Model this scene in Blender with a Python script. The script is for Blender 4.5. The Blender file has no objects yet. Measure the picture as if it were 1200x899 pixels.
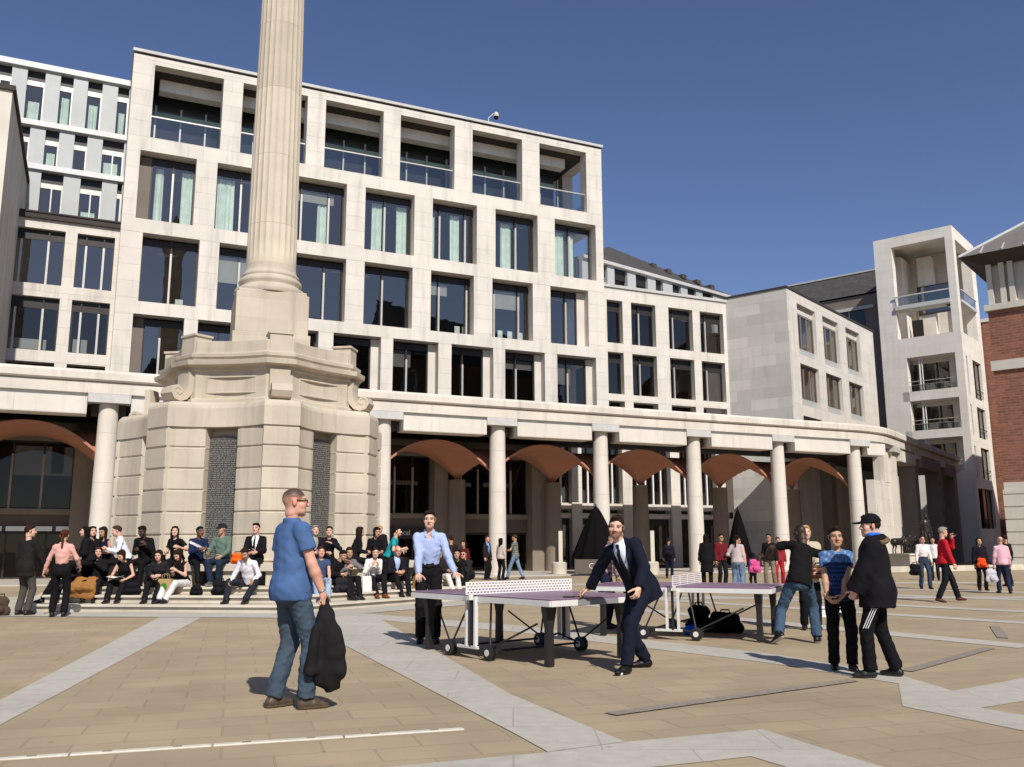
import bpy, math, random
import numpy as np
from mathutils import Vector, Matrix
random.seed(11)
RNG = np.random.default_rng(11)
scene = bpy.context.scene
COL = scene.collection
rad = math.radians
sin, cos, pi = math.sin, math.cos, math.pi

# ---------------------------------------------------------------- helpers
def lin(h):
    h = h.lstrip('#'); o = []
    for i in (0, 2, 4):
        c = int(h[i:i+2], 16) / 255
        o.append(c / 12.92 if c <= .04045 else ((c + .055) / 1.055) ** 2.4)
    return tuple(o)

def put(o, parent=None):
    COL.objects.link(o)
    if parent is not None: o.parent = parent
    return o

def thing(name, label, cat, loc=(0, 0, 0), rz=0, group=None):
    o = bpy.data.objects.new(name, None); COL.objects.link(o)
    o.location = loc; o.rotation_euler = (0, 0, rz)
    o.empty_display_size = .2
    o['label'] = label; o['category'] = cat
    if group: o['group'] = group
    return o

def tag(o, label=None, cat=None, group=None, kind=None):
    if label: o['label'] = label
    if cat: o['category'] = cat
    if group: o['group'] = group
    if kind: o['kind'] = kind
    return o

class MB:
    def __init__(s): s.v = []; s.f = []; s.m = []
    def add(s, vs, fs, mi=0):
        n = len(s.v); s.v += [tuple(p) for p in vs]
        s.f += [tuple(i + n for i in f) for f in fs]; s.m += [mi] * len(fs)
        return s
    def box(s, x0, x1, y0, y1, z0, z1, mi=0, M=None):
        vs = [(x, y, z) for z in (z0, z1) for y in (y0, y1) for x in (x0, x1)]
        if M is not None: vs = [tuple(M @ Vector(p)) for p in vs]
        return s.add(vs, [(0, 2, 3, 1), (4, 5, 7, 6), (0, 1, 5, 4), (2, 6, 7, 3), (0, 4, 6, 2), (1, 3, 7, 5)], mi)
    def quad(s, a, b, c, d, mi=0): return s.add([a, b, c, d], [(0, 1, 2, 3)], mi)
    def prism(s, poly, z0, z1, mi=0, M=None, top=None):
        # poly: ccw (x,y); top: optional second outline
        n = len(poly); t = top or poly
        vs = [(x, y, z0) for x, y in poly] + [(x, y, z1) for x, y in t]
        if M is not None: vs = [tuple(M @ Vector(p)) for p in vs]
        fs = [tuple(range(n - 1, -1, -1)), tuple(range(n, 2 * n))] + [(i, (i + 1) % n, n + (i + 1) % n, n + i) for i in range(n)]
        return s.add(vs, fs, mi)
    def rings(s, rings, mi=0, cap=True, closed=True):
        n = len(rings[0]); vs = [p for r in rings for p in r]; fs = []
        for k in range(len(rings) - 1):
            for i in range(n if closed else n - 1):
                j = (i + 1) % n
                fs.append((k * n + i, k * n + j, (k + 1) * n + j, (k + 1) * n + i))
        if cap and closed:
            fs.append(tuple(range(n - 1, -1, -1))); fs.append(tuple(range((len(rings) - 1) * n, len(rings) * n)))
        return s.add(vs, fs, mi)
    def lathe(s, prof, n=32, c=(0, 0), mi=0, cap=True):
        return s.rings([[(c[0] + r * cos(2 * pi * i / n), c[1] + r * sin(2 * pi * i / n), z) for i in range(n)] for r, z in prof], mi, cap)
    def tube(s, path, r, n=8, mi=0):
        P = [Vector(p) for p in path]; rs = r if isinstance(r, (list, tuple)) else [r] * len(P); R = []
        up = None
        for i, p in enumerate(P):
            d = (P[min(i + 1, len(P) - 1)] - P[max(i - 1, 0)]).normalized()
            if up is None or abs(up.dot(d)) > .98:
                up = Vector((0, 0, 1)) if abs(d.z) < .9 else Vector((1, 0, 0))
            a = d.cross(up).normalized(); b = a.cross(d).normalized(); up = b
            R.append([tuple(p + (a * cos(2 * pi * k / n) + b * sin(2 * pi * k / n)) * rs[i]) for k in range(n)])
        return s.rings(R, mi)
    def bar(s, a, b, w, h, mi=0):
        a = Vector(a); b = Vector(b); d = (b - a).normalized()
        up = Vector((0, 0, 1)) if abs(d.z) < .95 else Vector((0, 1, 0))
        x = d.cross(up).normalized() * w / 2; y = x.cross(d).normalized() * h / 2
        return s.rings([[tuple(p + sx * x + sy * y) for sx, sy in ((-1, -1), (1, -1), (1, 1), (-1, 1))] for p in (a, b)], mi)
    def obj(s, name, mats, parent=None, smooth=False, bevel=0, ang=35):
        me = bpy.data.meshes.new(name); me.from_pydata(s.v, [], s.f)
        mats = mats if isinstance(mats, (list, tuple)) else [mats]
        for m in mats: me.materials.append(m)
        if len(mats) > 1: me.polygons.foreach_set('material_index', s.m)
        if smooth:
            me.polygons.foreach_set('use_smooth', [True] * len(me.polygons))
            me.update(); me.set_sharp_from_angle(angle=rad(ang))
        me.update()
        o = bpy.data.objects.new(name, me); put(o, parent)
        if bevel:
            b = o.modifiers.new('bevel', 'BEVEL'); b.width = bevel; b.segments = 2; b.limit_method = 'ANGLE'; b.angle_limit = rad(40)
        return o

# ---------------------------------------------------------------- materials
MATS = {}
def mat(name, col, rough=.6, var=.08, vs=2., bump=0., bs=60., spec=.3, metal=0., streak=0., joints=None, stainc=None, coat=0., attr=None, big=0., spots=0.):
    if name in MATS: return MATS[name]
    if isinstance(col, str): col = lin(col)
    m = bpy.data.materials.new(name); m.use_nodes = True; MATS[name] = m
    nt = m.node_tree; N = nt.nodes; Lk = nt.links
    bsdf = N['Principled BSDF']
    bsdf.inputs['Roughness'].default_value = rough
    bsdf.inputs['Specular IOR Level'].default_value = spec
    bsdf.inputs['Metallic'].default_value = metal
    bsdf.inputs['Coat Weight'].default_value = coat
    tc = N.new('ShaderNodeTexCoord'); co = tc.outputs['Object']
    def noise(scale, detail=5, vec=None, rgh=.55):
        n = N.new('ShaderNodeTexNoise'); n.inputs['Scale'].default_value = scale; n.inputs['Detail'].default_value = detail
        n.inputs['Roughness'].default_value = rgh
        Lk.new(vec or co, n.inputs['Vector']); return n.outputs['Fac']
    def mapr(fac, a, b, c, d):
        r = N.new('ShaderNodeMapRange'); Lk.new(fac, r.inputs['Value'])
        for k, x in zip(('From Min', 'From Max', 'To Min', 'To Max'), (a, b, c, d)): r.inputs[k].default_value = x
        return r.outputs['Result']
    def math_(op, a, b):
        r = N.new('ShaderNodeMath'); r.operation = op
        for i, x in enumerate((a, b)):
            if isinstance(x, (int, float)): r.inputs[i].default_value = x
            else: Lk.new(x, r.inputs[i])
        return r.outputs[0]
    def mul(c, f):
        r = N.new('ShaderNodeMix'); r.data_type = 'RGBA'; r.blend_type = 'MULTIPLY'; r.inputs['Factor'].default_value = 1
        Lk.new(c, r.inputs['A']); Lk.new(f, r.inputs['B']); return r.outputs['Result']
    def mix(f, a, b):
        r = N.new('ShaderNodeMix'); r.data_type = 'RGBA'; Lk.new(f, r.inputs['Factor'])
        for k, x in (('A', a), ('B', b)):
            if isinstance(x, tuple): r.inputs[k].default_value = x + (1,)
            else: Lk.new(x, r.inputs[k])
        return r.outputs['Result']
    if attr:
        a = N.new('ShaderNodeAttribute'); a.attribute_name = attr; c = a.outputs['Color']
    else:
        rgb = N.new('ShaderNodeRGB'); rgb.outputs[0].default_value = col + (1,); c = rgb.outputs[0]
    if var: c = mul(c, mapr(noise(vs), .25, .75, 1 - var, 1 + var))
    if big: c = mul(c, mapr(noise(.23, 4), .3, .7, 1 - big, 1 + big * .6))
    h = None
    if spots:
        vo = N.new('ShaderNodeTexVoronoi'); vo.inputs['Scale'].default_value = 1.7; vo.inputs['Randomness'].default_value = 1; Lk.new(co, vo.inputs['Vector'])
        c = mul(c, mapr(vo.outputs['Distance'], .030, .045, 1 - spots, 1))
        c = mul(c, mapr(noise(.8, 7, rgh=.7), .58, .75, 1, .86))
    if joints:
        w, hh, mort, dark, jv, axis = joints[:6]
        sx = N.new('ShaderNodeSeparateXYZ'); Lk.new(co, sx.inputs[0])
        cb = N.new('ShaderNodeCombineXYZ')
        if axis == 'xz':
            Lk.new(math_('ADD', sx.outputs[0], sx.outputs[1]), cb.inputs[0]); Lk.new(math_('ADD', sx.outputs[2], joints[6] if len(joints) > 6 else 0.), cb.inputs[1])
        else:
            Lk.new(sx.outputs[0], cb.inputs[0]); Lk.new(sx.outputs[1], cb.inputs[1])
        bt = N.new('ShaderNodeTexBrick'); Lk.new(cb.outputs[0], bt.inputs['Vector'])
        bt.inputs['Scale'].default_value = 1; bt.inputs['Brick Width'].default_value = w; bt.inputs['Row Height'].default_value = hh
        bt.inputs['Mortar Size'].default_value = mort; bt.inputs['Mortar Smooth'].default_value = .2; bt.offset = .5
        bt.inputs['Color1'].default_value = (1 - jv,) * 3 + (1,); bt.inputs['Color2'].default_value = (1 + jv * .6,) * 3 + (1,)
        bt.inputs['Mortar'].default_value = (dark,) * 3 + (1,); bt.inputs['Bias'].default_value = 0
        c = mul(c, bt.outputs['Color'])
        h = math_('MULTIPLY', bt.outputs['Fac'], -.6)
    if streak:
        mp = N.new('ShaderNodeMapping'); mp.inputs['Scale'].default_value = (1.3, 1.3, .12); Lk.new(co, mp.inputs['Vector'])
        f = mapr(noise(1.6, 6, mp.outputs[0], .65), .52, .78, 0, streak)
        c = mix(f, c, tuple(x * .35 for x in (stainc or col)))
    Lk.new(c, bsdf.inputs['Base Color'])
    if bump or h is not None:
        b = N.new('ShaderNodeBump'); b.inputs['Strength'].default_value = 1; b.inputs['Distance'].default_value = .01
        hs = None
        if bump: hs = math_('MULTIPLY', noise(bs, 6), bump)
        if h is not None: hs = h if hs is None else math_('ADD', hs, h)
        Lk.new(hs, b.inputs['Height']); Lk.new(b.outputs[0], bsdf.inputs['Normal'])
    return m

def glass(name, tint=(.35, .42, .45), refl=.25, col=(1, 1, 1)):
    if name in MATS: return MATS[name]
    m = bpy.data.materials.new(name); m.use_nodes = True; MATS[name] = m
    N = m.node_tree.nodes; Lk = m.node_tree.links; N.clear()
    o = N.new('ShaderNodeOutputMaterial'); t = N.new('ShaderNodeBsdfTransparent'); t.inputs[0].default_value = tint + (1,)
    g = N.new('ShaderNodeBsdfGlossy'); g.inputs['Roughness'].default_value = .01; g.inputs['Color'].default_value = col + (1,)
    lw_ = N.new('ShaderNodeLayerWeight'); lw_.inputs['Blend'].default_value = .5; fr = N.new('ShaderNodeMath'); fr.operation = 'POWER'; fr.inputs[1].default_value = 4; Lk.new(lw_.outputs['Facing'], fr.inputs[0])
    ad = N.new('ShaderNodeMath'); ad.operation = 'ADD'; ad.inputs[1].default_value = refl; ad.use_clamp = True
    tc = N.new('ShaderNodeTexCoord'); nz = N.new('ShaderNodeTexNoise'); nz.inputs['Scale'].default_value = .9
    bp = N.new('ShaderNodeBump'); bp.inputs['Distance'].default_value = .01; bp.inputs['Strength'].default_value = .25
    Lk.new(tc.outputs['Object'], nz.inputs['Vector']); Lk.new(nz.outputs['Fac'], bp.inputs['Height']); Lk.new(bp.outputs[0], g.inputs['Normal'])
    mx = N.new('ShaderNodeMixShader')
    Lk.new(fr.outputs[0], ad.inputs[0]); Lk.new(ad.outputs[0], mx.inputs[0]); Lk.new(t.outputs[0], mx.inputs[1]); Lk.new(g.outputs[0], mx.inputs[2])
    Lk.new(mx.outputs[0], o.inputs[0])
    return m

# ---------------------------------------------------------------- camera, sun, sky
FPX = 1060.; PITCH = math.atan(190.5 / FPX); ROLL = rad(.2); HC = 1.35
F = Vector((0, cos(PITCH), sin(PITCH))); U0 = Vector((0, -sin(PITCH), cos(PITCH))); R0 = Vector((1, 0, 0))
Rv = R0 * cos(ROLL) - U0 * sin(ROLL); Uv = U0 * cos(ROLL) + R0 * sin(ROLL)
cam = bpy.data.cameras.new('camera'); cam.lens = FPX / 1200 * 36; cam.sensor_width = 36; cam.clip_end = 3000; cam.clip_start = .05
co = bpy.data.objects.new('camera', cam); COL.objects.link(co)
co.matrix_world = Matrix(((Rv.x, Uv.x, -F.x, 0), (Rv.y, Uv.y, -F.y, 0), (Rv.z, Uv.z, -F.z, HC), (0, 0, 0, 1)))
scene.camera = co

SUN_DIR = Vector((.375, -.927, 0)).normalized()      # horizontal direction towards the sun
ELEV = rad(42)
toward = Vector((SUN_DIR.x * cos(ELEV), SUN_DIR.y * cos(ELEV), sin(ELEV)))
sl = bpy.data.lights.new('sun', 'SUN'); sl.energy = 5.0; sl.angle = rad(.53); sl.color = (1, .945, .865)
so = bpy.data.objects.new('sun', sl); COL.objects.link(so); so.location = (20, -30, 60)
so.rotation_euler = toward.to_track_quat('Z', 'Y').to_euler()
w = bpy.data.worlds.new('World'); scene.world = w; w.use_nodes = True
N = w.node_tree.nodes; Lk = w.node_tree.links
sky = N.new('ShaderNodeTexSky'); sky.sky_type = 'NISHITA'; sky.sun_disc = False
sky.sun_elevation = ELEV; sky.sun_rotation = math.atan2(SUN_DIR.x, SUN_DIR.y)
sky.air_density = .8; sky.dust_density = .4; sky.ozone_density = 3.5; sky.altitude = 400
hs = N.new('ShaderNodeHueSaturation'); hs.inputs['Hue'].default_value = .509; hs.inputs['Saturation'].default_value = 1.0; hs.inputs['Value'].default_value = 1.07
Lk.new(sky.outputs[0], hs.inputs['Color']); Lk.new(hs.outputs[0], N['Background'].inputs[0])
N['Background'].inputs[1].default_value = .104
scene.view_settings.view_transform = 'Standard'; scene.view_settings.look = 'None'; scene.view_settings.exposure = 0
scene.render.engine = 'CYCLES'
scene.cycles.max_bounces = 8; scene.cycles.transparent_max_bounces = 16; scene.cycles.sample_clamp_indirect = 6

# palette of building materials
STONE = mat('portland_stone', (.66, .615, .55), .8, .06, 1.2, bump=.15, bs=25, spec=.15, streak=.5, joints=(2.4, .8, .006, .88, .055, 'xz'), big=.05)
STONE2 = mat('weathered_stone', (.63, .585, .515), .85, .1, .9, bump=.25, bs=18, spec=.12, streak=.6, big=.08)
COLST = mat('column_stone', (.64, .59, .515), .8, .07, 1.1, bump=.15, bs=25, spec=.15, streak=.25, joints=(40, 1.9, .008, .8, .02, 'xz'))
MON = mat('monument_stone', (.54, .475, .38), .85, .11, 1.1, bump=.3, bs=16, spec=.12, streak=.5, big=.13, joints=(1.35, .527, 0., 1, .08, 'xz', -.04))
COLSTD = mat('shaded_arcade_stone', (.235, .195, .152), .85, .1, 1.1, bump=.15, bs=25, spec=.1, streak=.3)  # colour lowered to deepen the shade behind the front columns
RUNST = mat('shadow_toned_stone', (.27, .235, .215), .85, .1, 1.1, bump=.15, bs=25, spec=.1, streak=.3)  # column stone darkened in colour for the run lying in shadow
GREYST = mat('grey_ashlar', (.60, .575, .53), .85, .07, .8, bump=.2, bs=20, spec=.12, streak=.25, joints=(1.9, .72, .01, .9, .16, 'xz'), big=.08)
TOWST = mat('tower_stone', (.74, .69, .615), .85, .08, .8, bump=.2, bs=20, spec=.12, streak=.22, joints=(1.8, .8, .008, .85, .05, 'xz'), big=.06)
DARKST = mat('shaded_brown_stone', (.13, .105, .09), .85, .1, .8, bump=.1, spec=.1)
LEAD = mat('grey_lead', (.50, .495, .475), .6, .1, 3, spec=.3, streak=.2)
DMET = mat('dark_bronze_frame', (.022, .019, .018), .45, .1, 3, spec=.4)
ALU = mat('brushed_aluminium', (.50, .48, .44), .4, .05, 4, spec=.5, metal=.3)
WHITEP = mat('white_metal', (.78, .78, .77), .45, .03, 2, spec=.4)
PANEL = mat('pale_grey_panel', (.42, .435, .425), .5, .06, .7, spec=.35, streak=.12)
SLATE = mat('dark_slate', (.075, .068, .064), .7, .2, 2, bump=.4, bs=12, spec=.3, joints=(.6, .28, .02, .6, .15, 'xz'))
TERRA = mat('terracotta_vault', (.42, .19, .12), .75, .07, 1.5, bump=.1, spec=.15)
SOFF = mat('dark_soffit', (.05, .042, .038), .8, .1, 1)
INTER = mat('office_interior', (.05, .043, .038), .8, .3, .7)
CURT = mat('pale_green_curtain', (.62, .74, .66), .8, .14, 3)
BRICK = mat('red_brick', (.245, .112, .075), .85, .15, 3, bump=.2, bs=40, joints=(.46, .15, .022, 1.25, .28, 'xz'), big=.07)
BRONZE = mat('dark_bronze', (.035, .03, .026), .4, .3, 6, bump=.6, bs=18, spec=.5, metal=.5)
GLASS = glass('window_glass', (.90, .92, .90), .19, (1, .92, .80))
GLASSD = glass('dark_window_glass', (.55, .55, .55), .08, (1, .92, .82))
GLASSS = glass('shop_glass', (.30, .29, .28), .025, (1, .92, .84))
GLASSR = glass('balustrade_glass', (.66, .72, .71), .12)
BLACK = mat('black_fabric', (.012, .011, .012), .85, .2, 6, spec=.15)
# ================================================================ ground
def W2(t, b): # facade frame -> world
    return (-.67 + t * .9063 - b * .4226, 42 + t * .4226 + b * .9063)
def L2(X, Y): # world -> facade frame
    x, y = X + .67, Y - 42
    return (x * .9063 + y * .4226, -x * .4226 + y * .9063)
FACR = rad(25); FACLOC = (-.67, 42, 0)

PAVE = mat('tan_paving', (.375, .298, .196), .85, .10, .9, bump=.3, bs=22, spec=.2, joints=(.66, .38, .007, .90, .07, 'xy'), big=.12, spots=.3)
BAND = mat('pale_granite_band', (.455, .425, .368), .8, .10, 7, bump=.35, bs=60, spec=.2, big=.10, spots=.35, joints=(1.2, .8, .006, .85, .04, 'xy'))
DRAIN = mat('dark_drain', (.26, .225, .18), .7, .3, 20, bump=.4, bs=40)
g = MB(); g.quad((-600, -300, 0), (600, -300, 0), (600, 900, 0), (-600, 900, 0))
go = g.obj('ground', PAVE); tag(go, kind='structure')
go.rotation_euler = (0, 0, rad(17))
def flat(name, polys, m, z=.004, kind='structure'):
    b = MB()
    for k, p in enumerate(polys):
        a = sum(p[i][0] * p[(i + 1) % len(p)][1] - p[(i + 1) % len(p)][0] * p[i][1] for i in range(len(p)))
        if a < 0: p = p[::-1]
        b.add([(x, y, z + .004 * k) for x, y in p], [tuple(range(len(p)))])
    o = b.obj(name, m); tag(o, kind=kind); return o
flat('paving_band', [[(-7.0, 18.6), (-6.15, 18.6), (-3.55, 5.2), (-3.9, 4.0), (-4.35, 7.4)]], BAND)
flat('paving_band', [[(-3.75, 19.2), (-2.9, 19.0), (-.01, 8.68), (.78, 6.65), (.23, 6.34), (-.01, 7.0), (-2.54, 13.52)]], BAND, .006)
flat('paving_band', [[(-.9, 5.9), (.23, 6.34), (.78, 6.65), (1.85, 7.08), (2.27, 5.91), (2.6, 4.6), (1.95, 4.6), (1.68, 5.92), (1.54, 6.2), (1.12, 6.02), (-.8, 5.3)]], BAND)
flat('paving_band', [[(-3.6, 19.6), (-.01, 16.2), (3.23, 11.87), (4.06, 9.99), (4.12, 8.84), (5.23, 9.65), (5.9, 9.2), (4.46, 8.27), (3.92, 7.94), (4.6, 6.6), (4.0, 6.4), (3.3, 8.03), (3.8, 9.3), (2.97, 10.94), (-.01, 14.95), (-4.1, 18.9)]], BAND)
for (x0, y0, x1, y1, wd) in [(1.0, 22.8, 6.9, 12.5, .55), (1.5, 26.6, 10.5, 14.0, .5), (4.2, 26.2, 12.4, 16.6, .6), (6.0, 30.0, 15.6, 19.6, .7), (-1.0, 24.2, 20, 23.8, .9), (9, 31, 18, 23.5, .7), (0.5, 32.5, 24, 33.5, 1.0)]:
    dx, dy = x1 - x0, y1 - y0; l = math.hypot(dx, dy); nx, ny = -dy / l * wd / 2, dx / l * wd / 2
    flat('paving_band', [[(x0 + nx, y0 + ny), (x0 - nx, y0 - ny), (x1 - nx, y1 - ny), (x1 + nx, y1 + ny)]], BAND, .004 + random.random() * .003)
# ring of pale slabs at the foot of the steps
CX, CY, MR = -6.8, 24.6, rad(23)
def hexv(R, k): a = MR + k * pi / 3; return (CX + R * sin(a), CY - R * cos(a))
hexo = lambda R: [hexv(R, k) for k in range(6)]
for k in range(6):
    flat('paving_band', [[hexv(6.05, k), hexv(7.35, k), hexv(7.35, k + 1), hexv(6.05, k + 1)]], BAND, .0085)
# drains and the row of flush light covers
for (x0, y0, x1, y1, wd) in [(.79, 7.69, 3.43, 9.51, .075), (4.25, 10.18, 6.29, 12.36, .075), (8.05, 15.6, 7.14, 13.63, .075)]:
    dx, dy = x1 - x0, y1 - y0; l = math.hypot(dx, dy); nx, ny = -dy / l * wd, dx / l * wd
    o = flat('drain_channel', [[(x0 + nx, y0 + ny), (x0 - nx, y0 - ny), (x1 - nx, y1 - ny), (x1 + nx, y1 + ny)]], DRAIN, .0105)
strip_m = mat('scuffed_white_metal', (.62, .58, .50), .5, .12, 9, spec=.4)
a0 = Vector((-4.63, 5.77)); a1 = Vector((-.36, 7.12)); n_ = 5
names = ['leftmost', 'second from left', 'middle', 'fourth from left', 'rightmost']
for k in range(n_):
    p = a0.lerp(a1, k / n_); q = a0.lerp(a1, (k + .985) / n_); d = (q - p).normalized(); nn = Vector((-d.y, d.x)) * .026
    st = thing('ground_light', 'flush white metal ground light cover, %s of the row in the paving' % names[k], 'ground light', (p.x, p.y, 0), 0, 'row of flush ground lights')
    L = (q - p).length
    M = Matrix.Rotation(math.atan2(d.y, d.x), 4, 'Z')
    b = MB(); b.box(0, L, -.03, .03, .0, .012, 0, M); b.obj('cover', strip_m, st, bevel=.003)
    b = MB()
    for f_ in (.25, .75): b.box(L * f_ - .03, L * f_ + .03, -.012, .012, .0118, .0155, 0, M)
    b.obj('slot', DRAIN, st)

# ================================================================ main office building (facade frame)
def fac(name, label, cat): return thing(name, label, cat, FACLOC, FACR)
def curtain_mesh(b, x0, x1, y, z0, z1, mi=0):
    n = max(6, int((x1 - x0) / .05)); top = []; bot = []
    ph = random.random() * 6
    for i in range(n + 1):
        x = x0 + (x1 - x0) * i / n; dy = .05 * sin(x * 38 + ph) + .02 * sin(x * 17 + ph)
        top.append((x, y + dy * .6, z1)); bot.append((x + .02 * sin(x * 9 + ph), y + dy, z0))
    b.rings([bot, top], mi, cap=False, closed=False)
def window(par, x0, x1, z0, z1, y, mull=(.5,), cur=(), fin=ALU, head=.3, gl=None, fr=.07, stuff=()):
    f = MB(); w_ = x1 - x0
    f.box(x0, x0 + fr, y - .03, y + .06, z0, z1); f.box(x1 - fr, x1, y - .03, y + .06, z0, z1)
    f.box(x0 + fr, x1 - fr, y - .028, y + .06, z0, z0 + fr); f.box(x0 + fr, x1 - fr, y - .028, y + .06, z1 - head, z1)
    for q in mull:
        xm = x0 + w_ * q
        f.box(xm - .04, xm + .04, y - .045, y + .055, z0 + fr, z1 - head)
        if fin:
            zt = z0 + (z1 - z0) * .80
            f.box(xm - .045, xm + .045, y - .17, y - .05, z0 + .01, zt, 1)
            f.box(xm - .03, xm + .03, y - .12, y - .05, zt, z1 - .02, 0)
    fo = f.obj('window', [DMET, fin or DMET], par)
    p = MB(); p.quad((x0 + fr, y, z0 + fr), (x1 - fr, y, z0 + fr), (x1 - fr, y, z1 - head), (x0 + fr, y, z1 - head)); p.obj('pane', gl or GLASS, fo)
    for c in cur:
        cm = MB(); curtain_mesh(cm, x0 + w_ * c[0], x0 + w_ * c[1], y + .22, z0 + .02, z1 - head - .05)
        cm.obj('curtain', CURT, fo, smooth=True, ang=80)
    return fo
# grid: rows (z0 of opening, z1, list of openings), piers between
P4 = [(-16.05, -13.48), (-12.5, -9.75), (-8.72, -5.98), (-4.97, -2.24), (-1.2, 1.42), (2.55, 5.2), (6.31, 9.05)]
P3 = [(-15.68, -13.12), (-12.2, -9.6), (-8.48, -5.9), (-4.92, -2.29), (-1.25, 1.25), (2.36, 4.86), (5.98, 8.46)]
PT = [(-15.67, -12.43), (-11.47, -8.19), (-7.23, -4.08), (-3.11, .05), (1.13, 4.24), (5.36, 8.49)]
P2 = [(-15.85, -13.6), (-12.98, -10.5), (-9.72, -7.2), (-6.44, -3.94), (-3.29, -.78), (-.03, 2.42), (3.13, 5.58), (6.37, 8.9)]
P1T = -16.65; P1E = 9.55
ob = fac('office_building', 'tall pale stone office building with a deep grid of window bays behind the column', 'building')
B = MB(); D = .75
def hbeam(z0, z1, y0=6., y1=6. + D, x0=P1T, x1=P1E): B.box(x0, x1, y0, y1, z0, z1)
hbeam(24.6, 25.0); hbeam(20.1, 20.82); hbeam(16.0, 16.68); hbeam(12.05, 12.66)
def piers(ops, z0, z1, x0=P1T, x1=P1E):
    xs = [x0] + [q for o in ops for q in o] + [x1]
    for i in range(0, len(xs), 2): B.box(xs[i], xs[i + 1], 6.004, 6. + D, z0, z1)
piers(PT + [(P1E - .001, P1E - .001)][:0], 20.82, 24.6); piers(P4, 16.68, 20.1); piers(P3, 12.66, 16.0); piers(P2, 7.4, 12.05)
# side return (right) : same grid going back
for z0, z1 in ((24.6, 25.0), (20.1, 20.82), (16.0, 16.68), (12.05, 12.66)): B.box(P1E - D, P1E, 6 + D, 15, z0, z1)
for z0, z1 in ((20.82, 24.6), (16.68, 20.1), (12.66, 16.0), (7.4, 12.05)):
    for y0, y1 in ((9.6, 10.5), (13.6, 15)): B.box(P1E - D, P1E - .004, y0, y1, z0, z1)
# left end wall and rear
B.box(P1T, P1T + .6, 6 + D, 15, 7.4, 24.98)
B.obj('stone_frame', STONE, ob)
b = MB(); b.box(P1T - .05, P1E + .08, 5.9, 15.1, 25.1, 25.25); b.obj('coping', LEAD, ob)
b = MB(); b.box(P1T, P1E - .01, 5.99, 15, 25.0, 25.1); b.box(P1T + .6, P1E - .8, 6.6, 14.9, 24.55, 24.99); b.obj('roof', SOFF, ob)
# loggia: inner beam, ceiling, glazing behind, balustrades
b = MB(); b.box(P1T + 1.3, P1E - 1.8, 7.3, 7.9, 23.95, 24.55); b.obj('loggia_beam', mat('brightened_concrete', (.86, .83, .78), .8, .08, 1, streak=.3), ob)  # beam colour whitened to stand in for sunlight that misses it
b = MB()
b.box(P1T + .6, P1E - 2, 8.45, 8.5, 20.82, 24.55, 0)
b.box(P1T + .6, P1E - 2, 8.42, 8.45, 23.0, 23.3, 1)
for k in range(20): b.box(P1T + 1.2 + k * 1.22, P1T + 1.28 + k * 1.22, 8.3, 8.44, 20.82, 23.6, 2)
b.box(P1E - 2.05, P1E - 2.0, 8.5, 14, 20.82, 24.5, 0)
b.obj('loggia_glazing', [mat('loggia_dark_glass', (.03, .035, .035), .12, .1, 1, spec=.6), mat('green_blind', (.36, .5, .43), .7, .08, 2), ALU], ob)
for x0, x1 in PT:
    b = MB(); b.quad((x0, 6.3, 20.84), (x1, 6.3, 20.84), (x1, 6.3, 22.0), (x0, 6.3, 22.0)); bo = b.obj('balustrade', GLASSR, ob)
    b = MB(); b.box(x0, x1, 6.27, 6.33, 22.0, 22.06); b.box(x0, x1, 6.26, 6.34, 20.825, 20.9); b.obj('handrail', ALU if x0 > -15 else WHITEP, bo)
# side balustrade at the right corner
b = MB(); b.quad((P1E - .35, 6.8, 20.84), (P1E - .35, 9.6, 20.84), (P1E - .35, 9.6, 22.0), (P1E - .35, 6.8, 22.0)); b.obj('balustrade', GLASSR, ob)
CU4 = [((.12, .30), (.72, .99)), ((.05, .35),), ((.0, .06), (.52, .74)), ((.22, .42), (.72, .94)), ((.0, .15), (.5, .72)), ((.25, .5),), ((.05, .38), (.52, .62))]
M4 = [(.5,), (.45,), (.18, .7), (.44,), (.22, .8), (.55,), (.45,)]
M3 = [(.52,), (.4,), (.6,), (.42,), (.25, .9), (.12, .72), (.62,)]
for k, (x0, x1) in enumerate(P4):
    window(ob, x0 + (.55 if k == 0 else 0), x1 - (.1 if k == 6 else 0), 16.7, 19.98, 6.62, M4[k], CU4[k], head=.32)
for k, (x0, x1) in enumerate(P3): window(ob, x0, x1 - (.5 if k == 6 else 0), 12.68, 15.9, 6.62, M3[k], head=.34)
for k, (x0, x1) in enumerate(P2): window(ob, x0 + (.5 if k == 0 else 0), x1 - (.4 if k > 2 else 0), 7.6, 11.95, 6.62, (.42 if k != 5 else .4,), head=.32, gl=GLASSD if k > 2 else GLASS)
REVD = mat('brown_reveal', (.17, .14, .12), .8, .1, 1)
for bx_, m_ in [((P4[0][0], P4[0][0] + .55, 6.6, 6.75, 16.7, 20.0), REVD), ((P2[0][0], P2[0][0] + .5, 6.6, 6.75, 7.6, 12.0), REVD), ((P3[6][1] - .5, P3[6][1], 6.5, 6.75, 12.7, 15.95), STONE2)] + [((x1 - .4, x1, 6.5, 6.75, 7.6, 12.0), STONE2) for x0, x1 in P2[3:]]:
    b = MB(); b.box(*bx_); b.obj('window_reveal', m_, ob)
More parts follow.
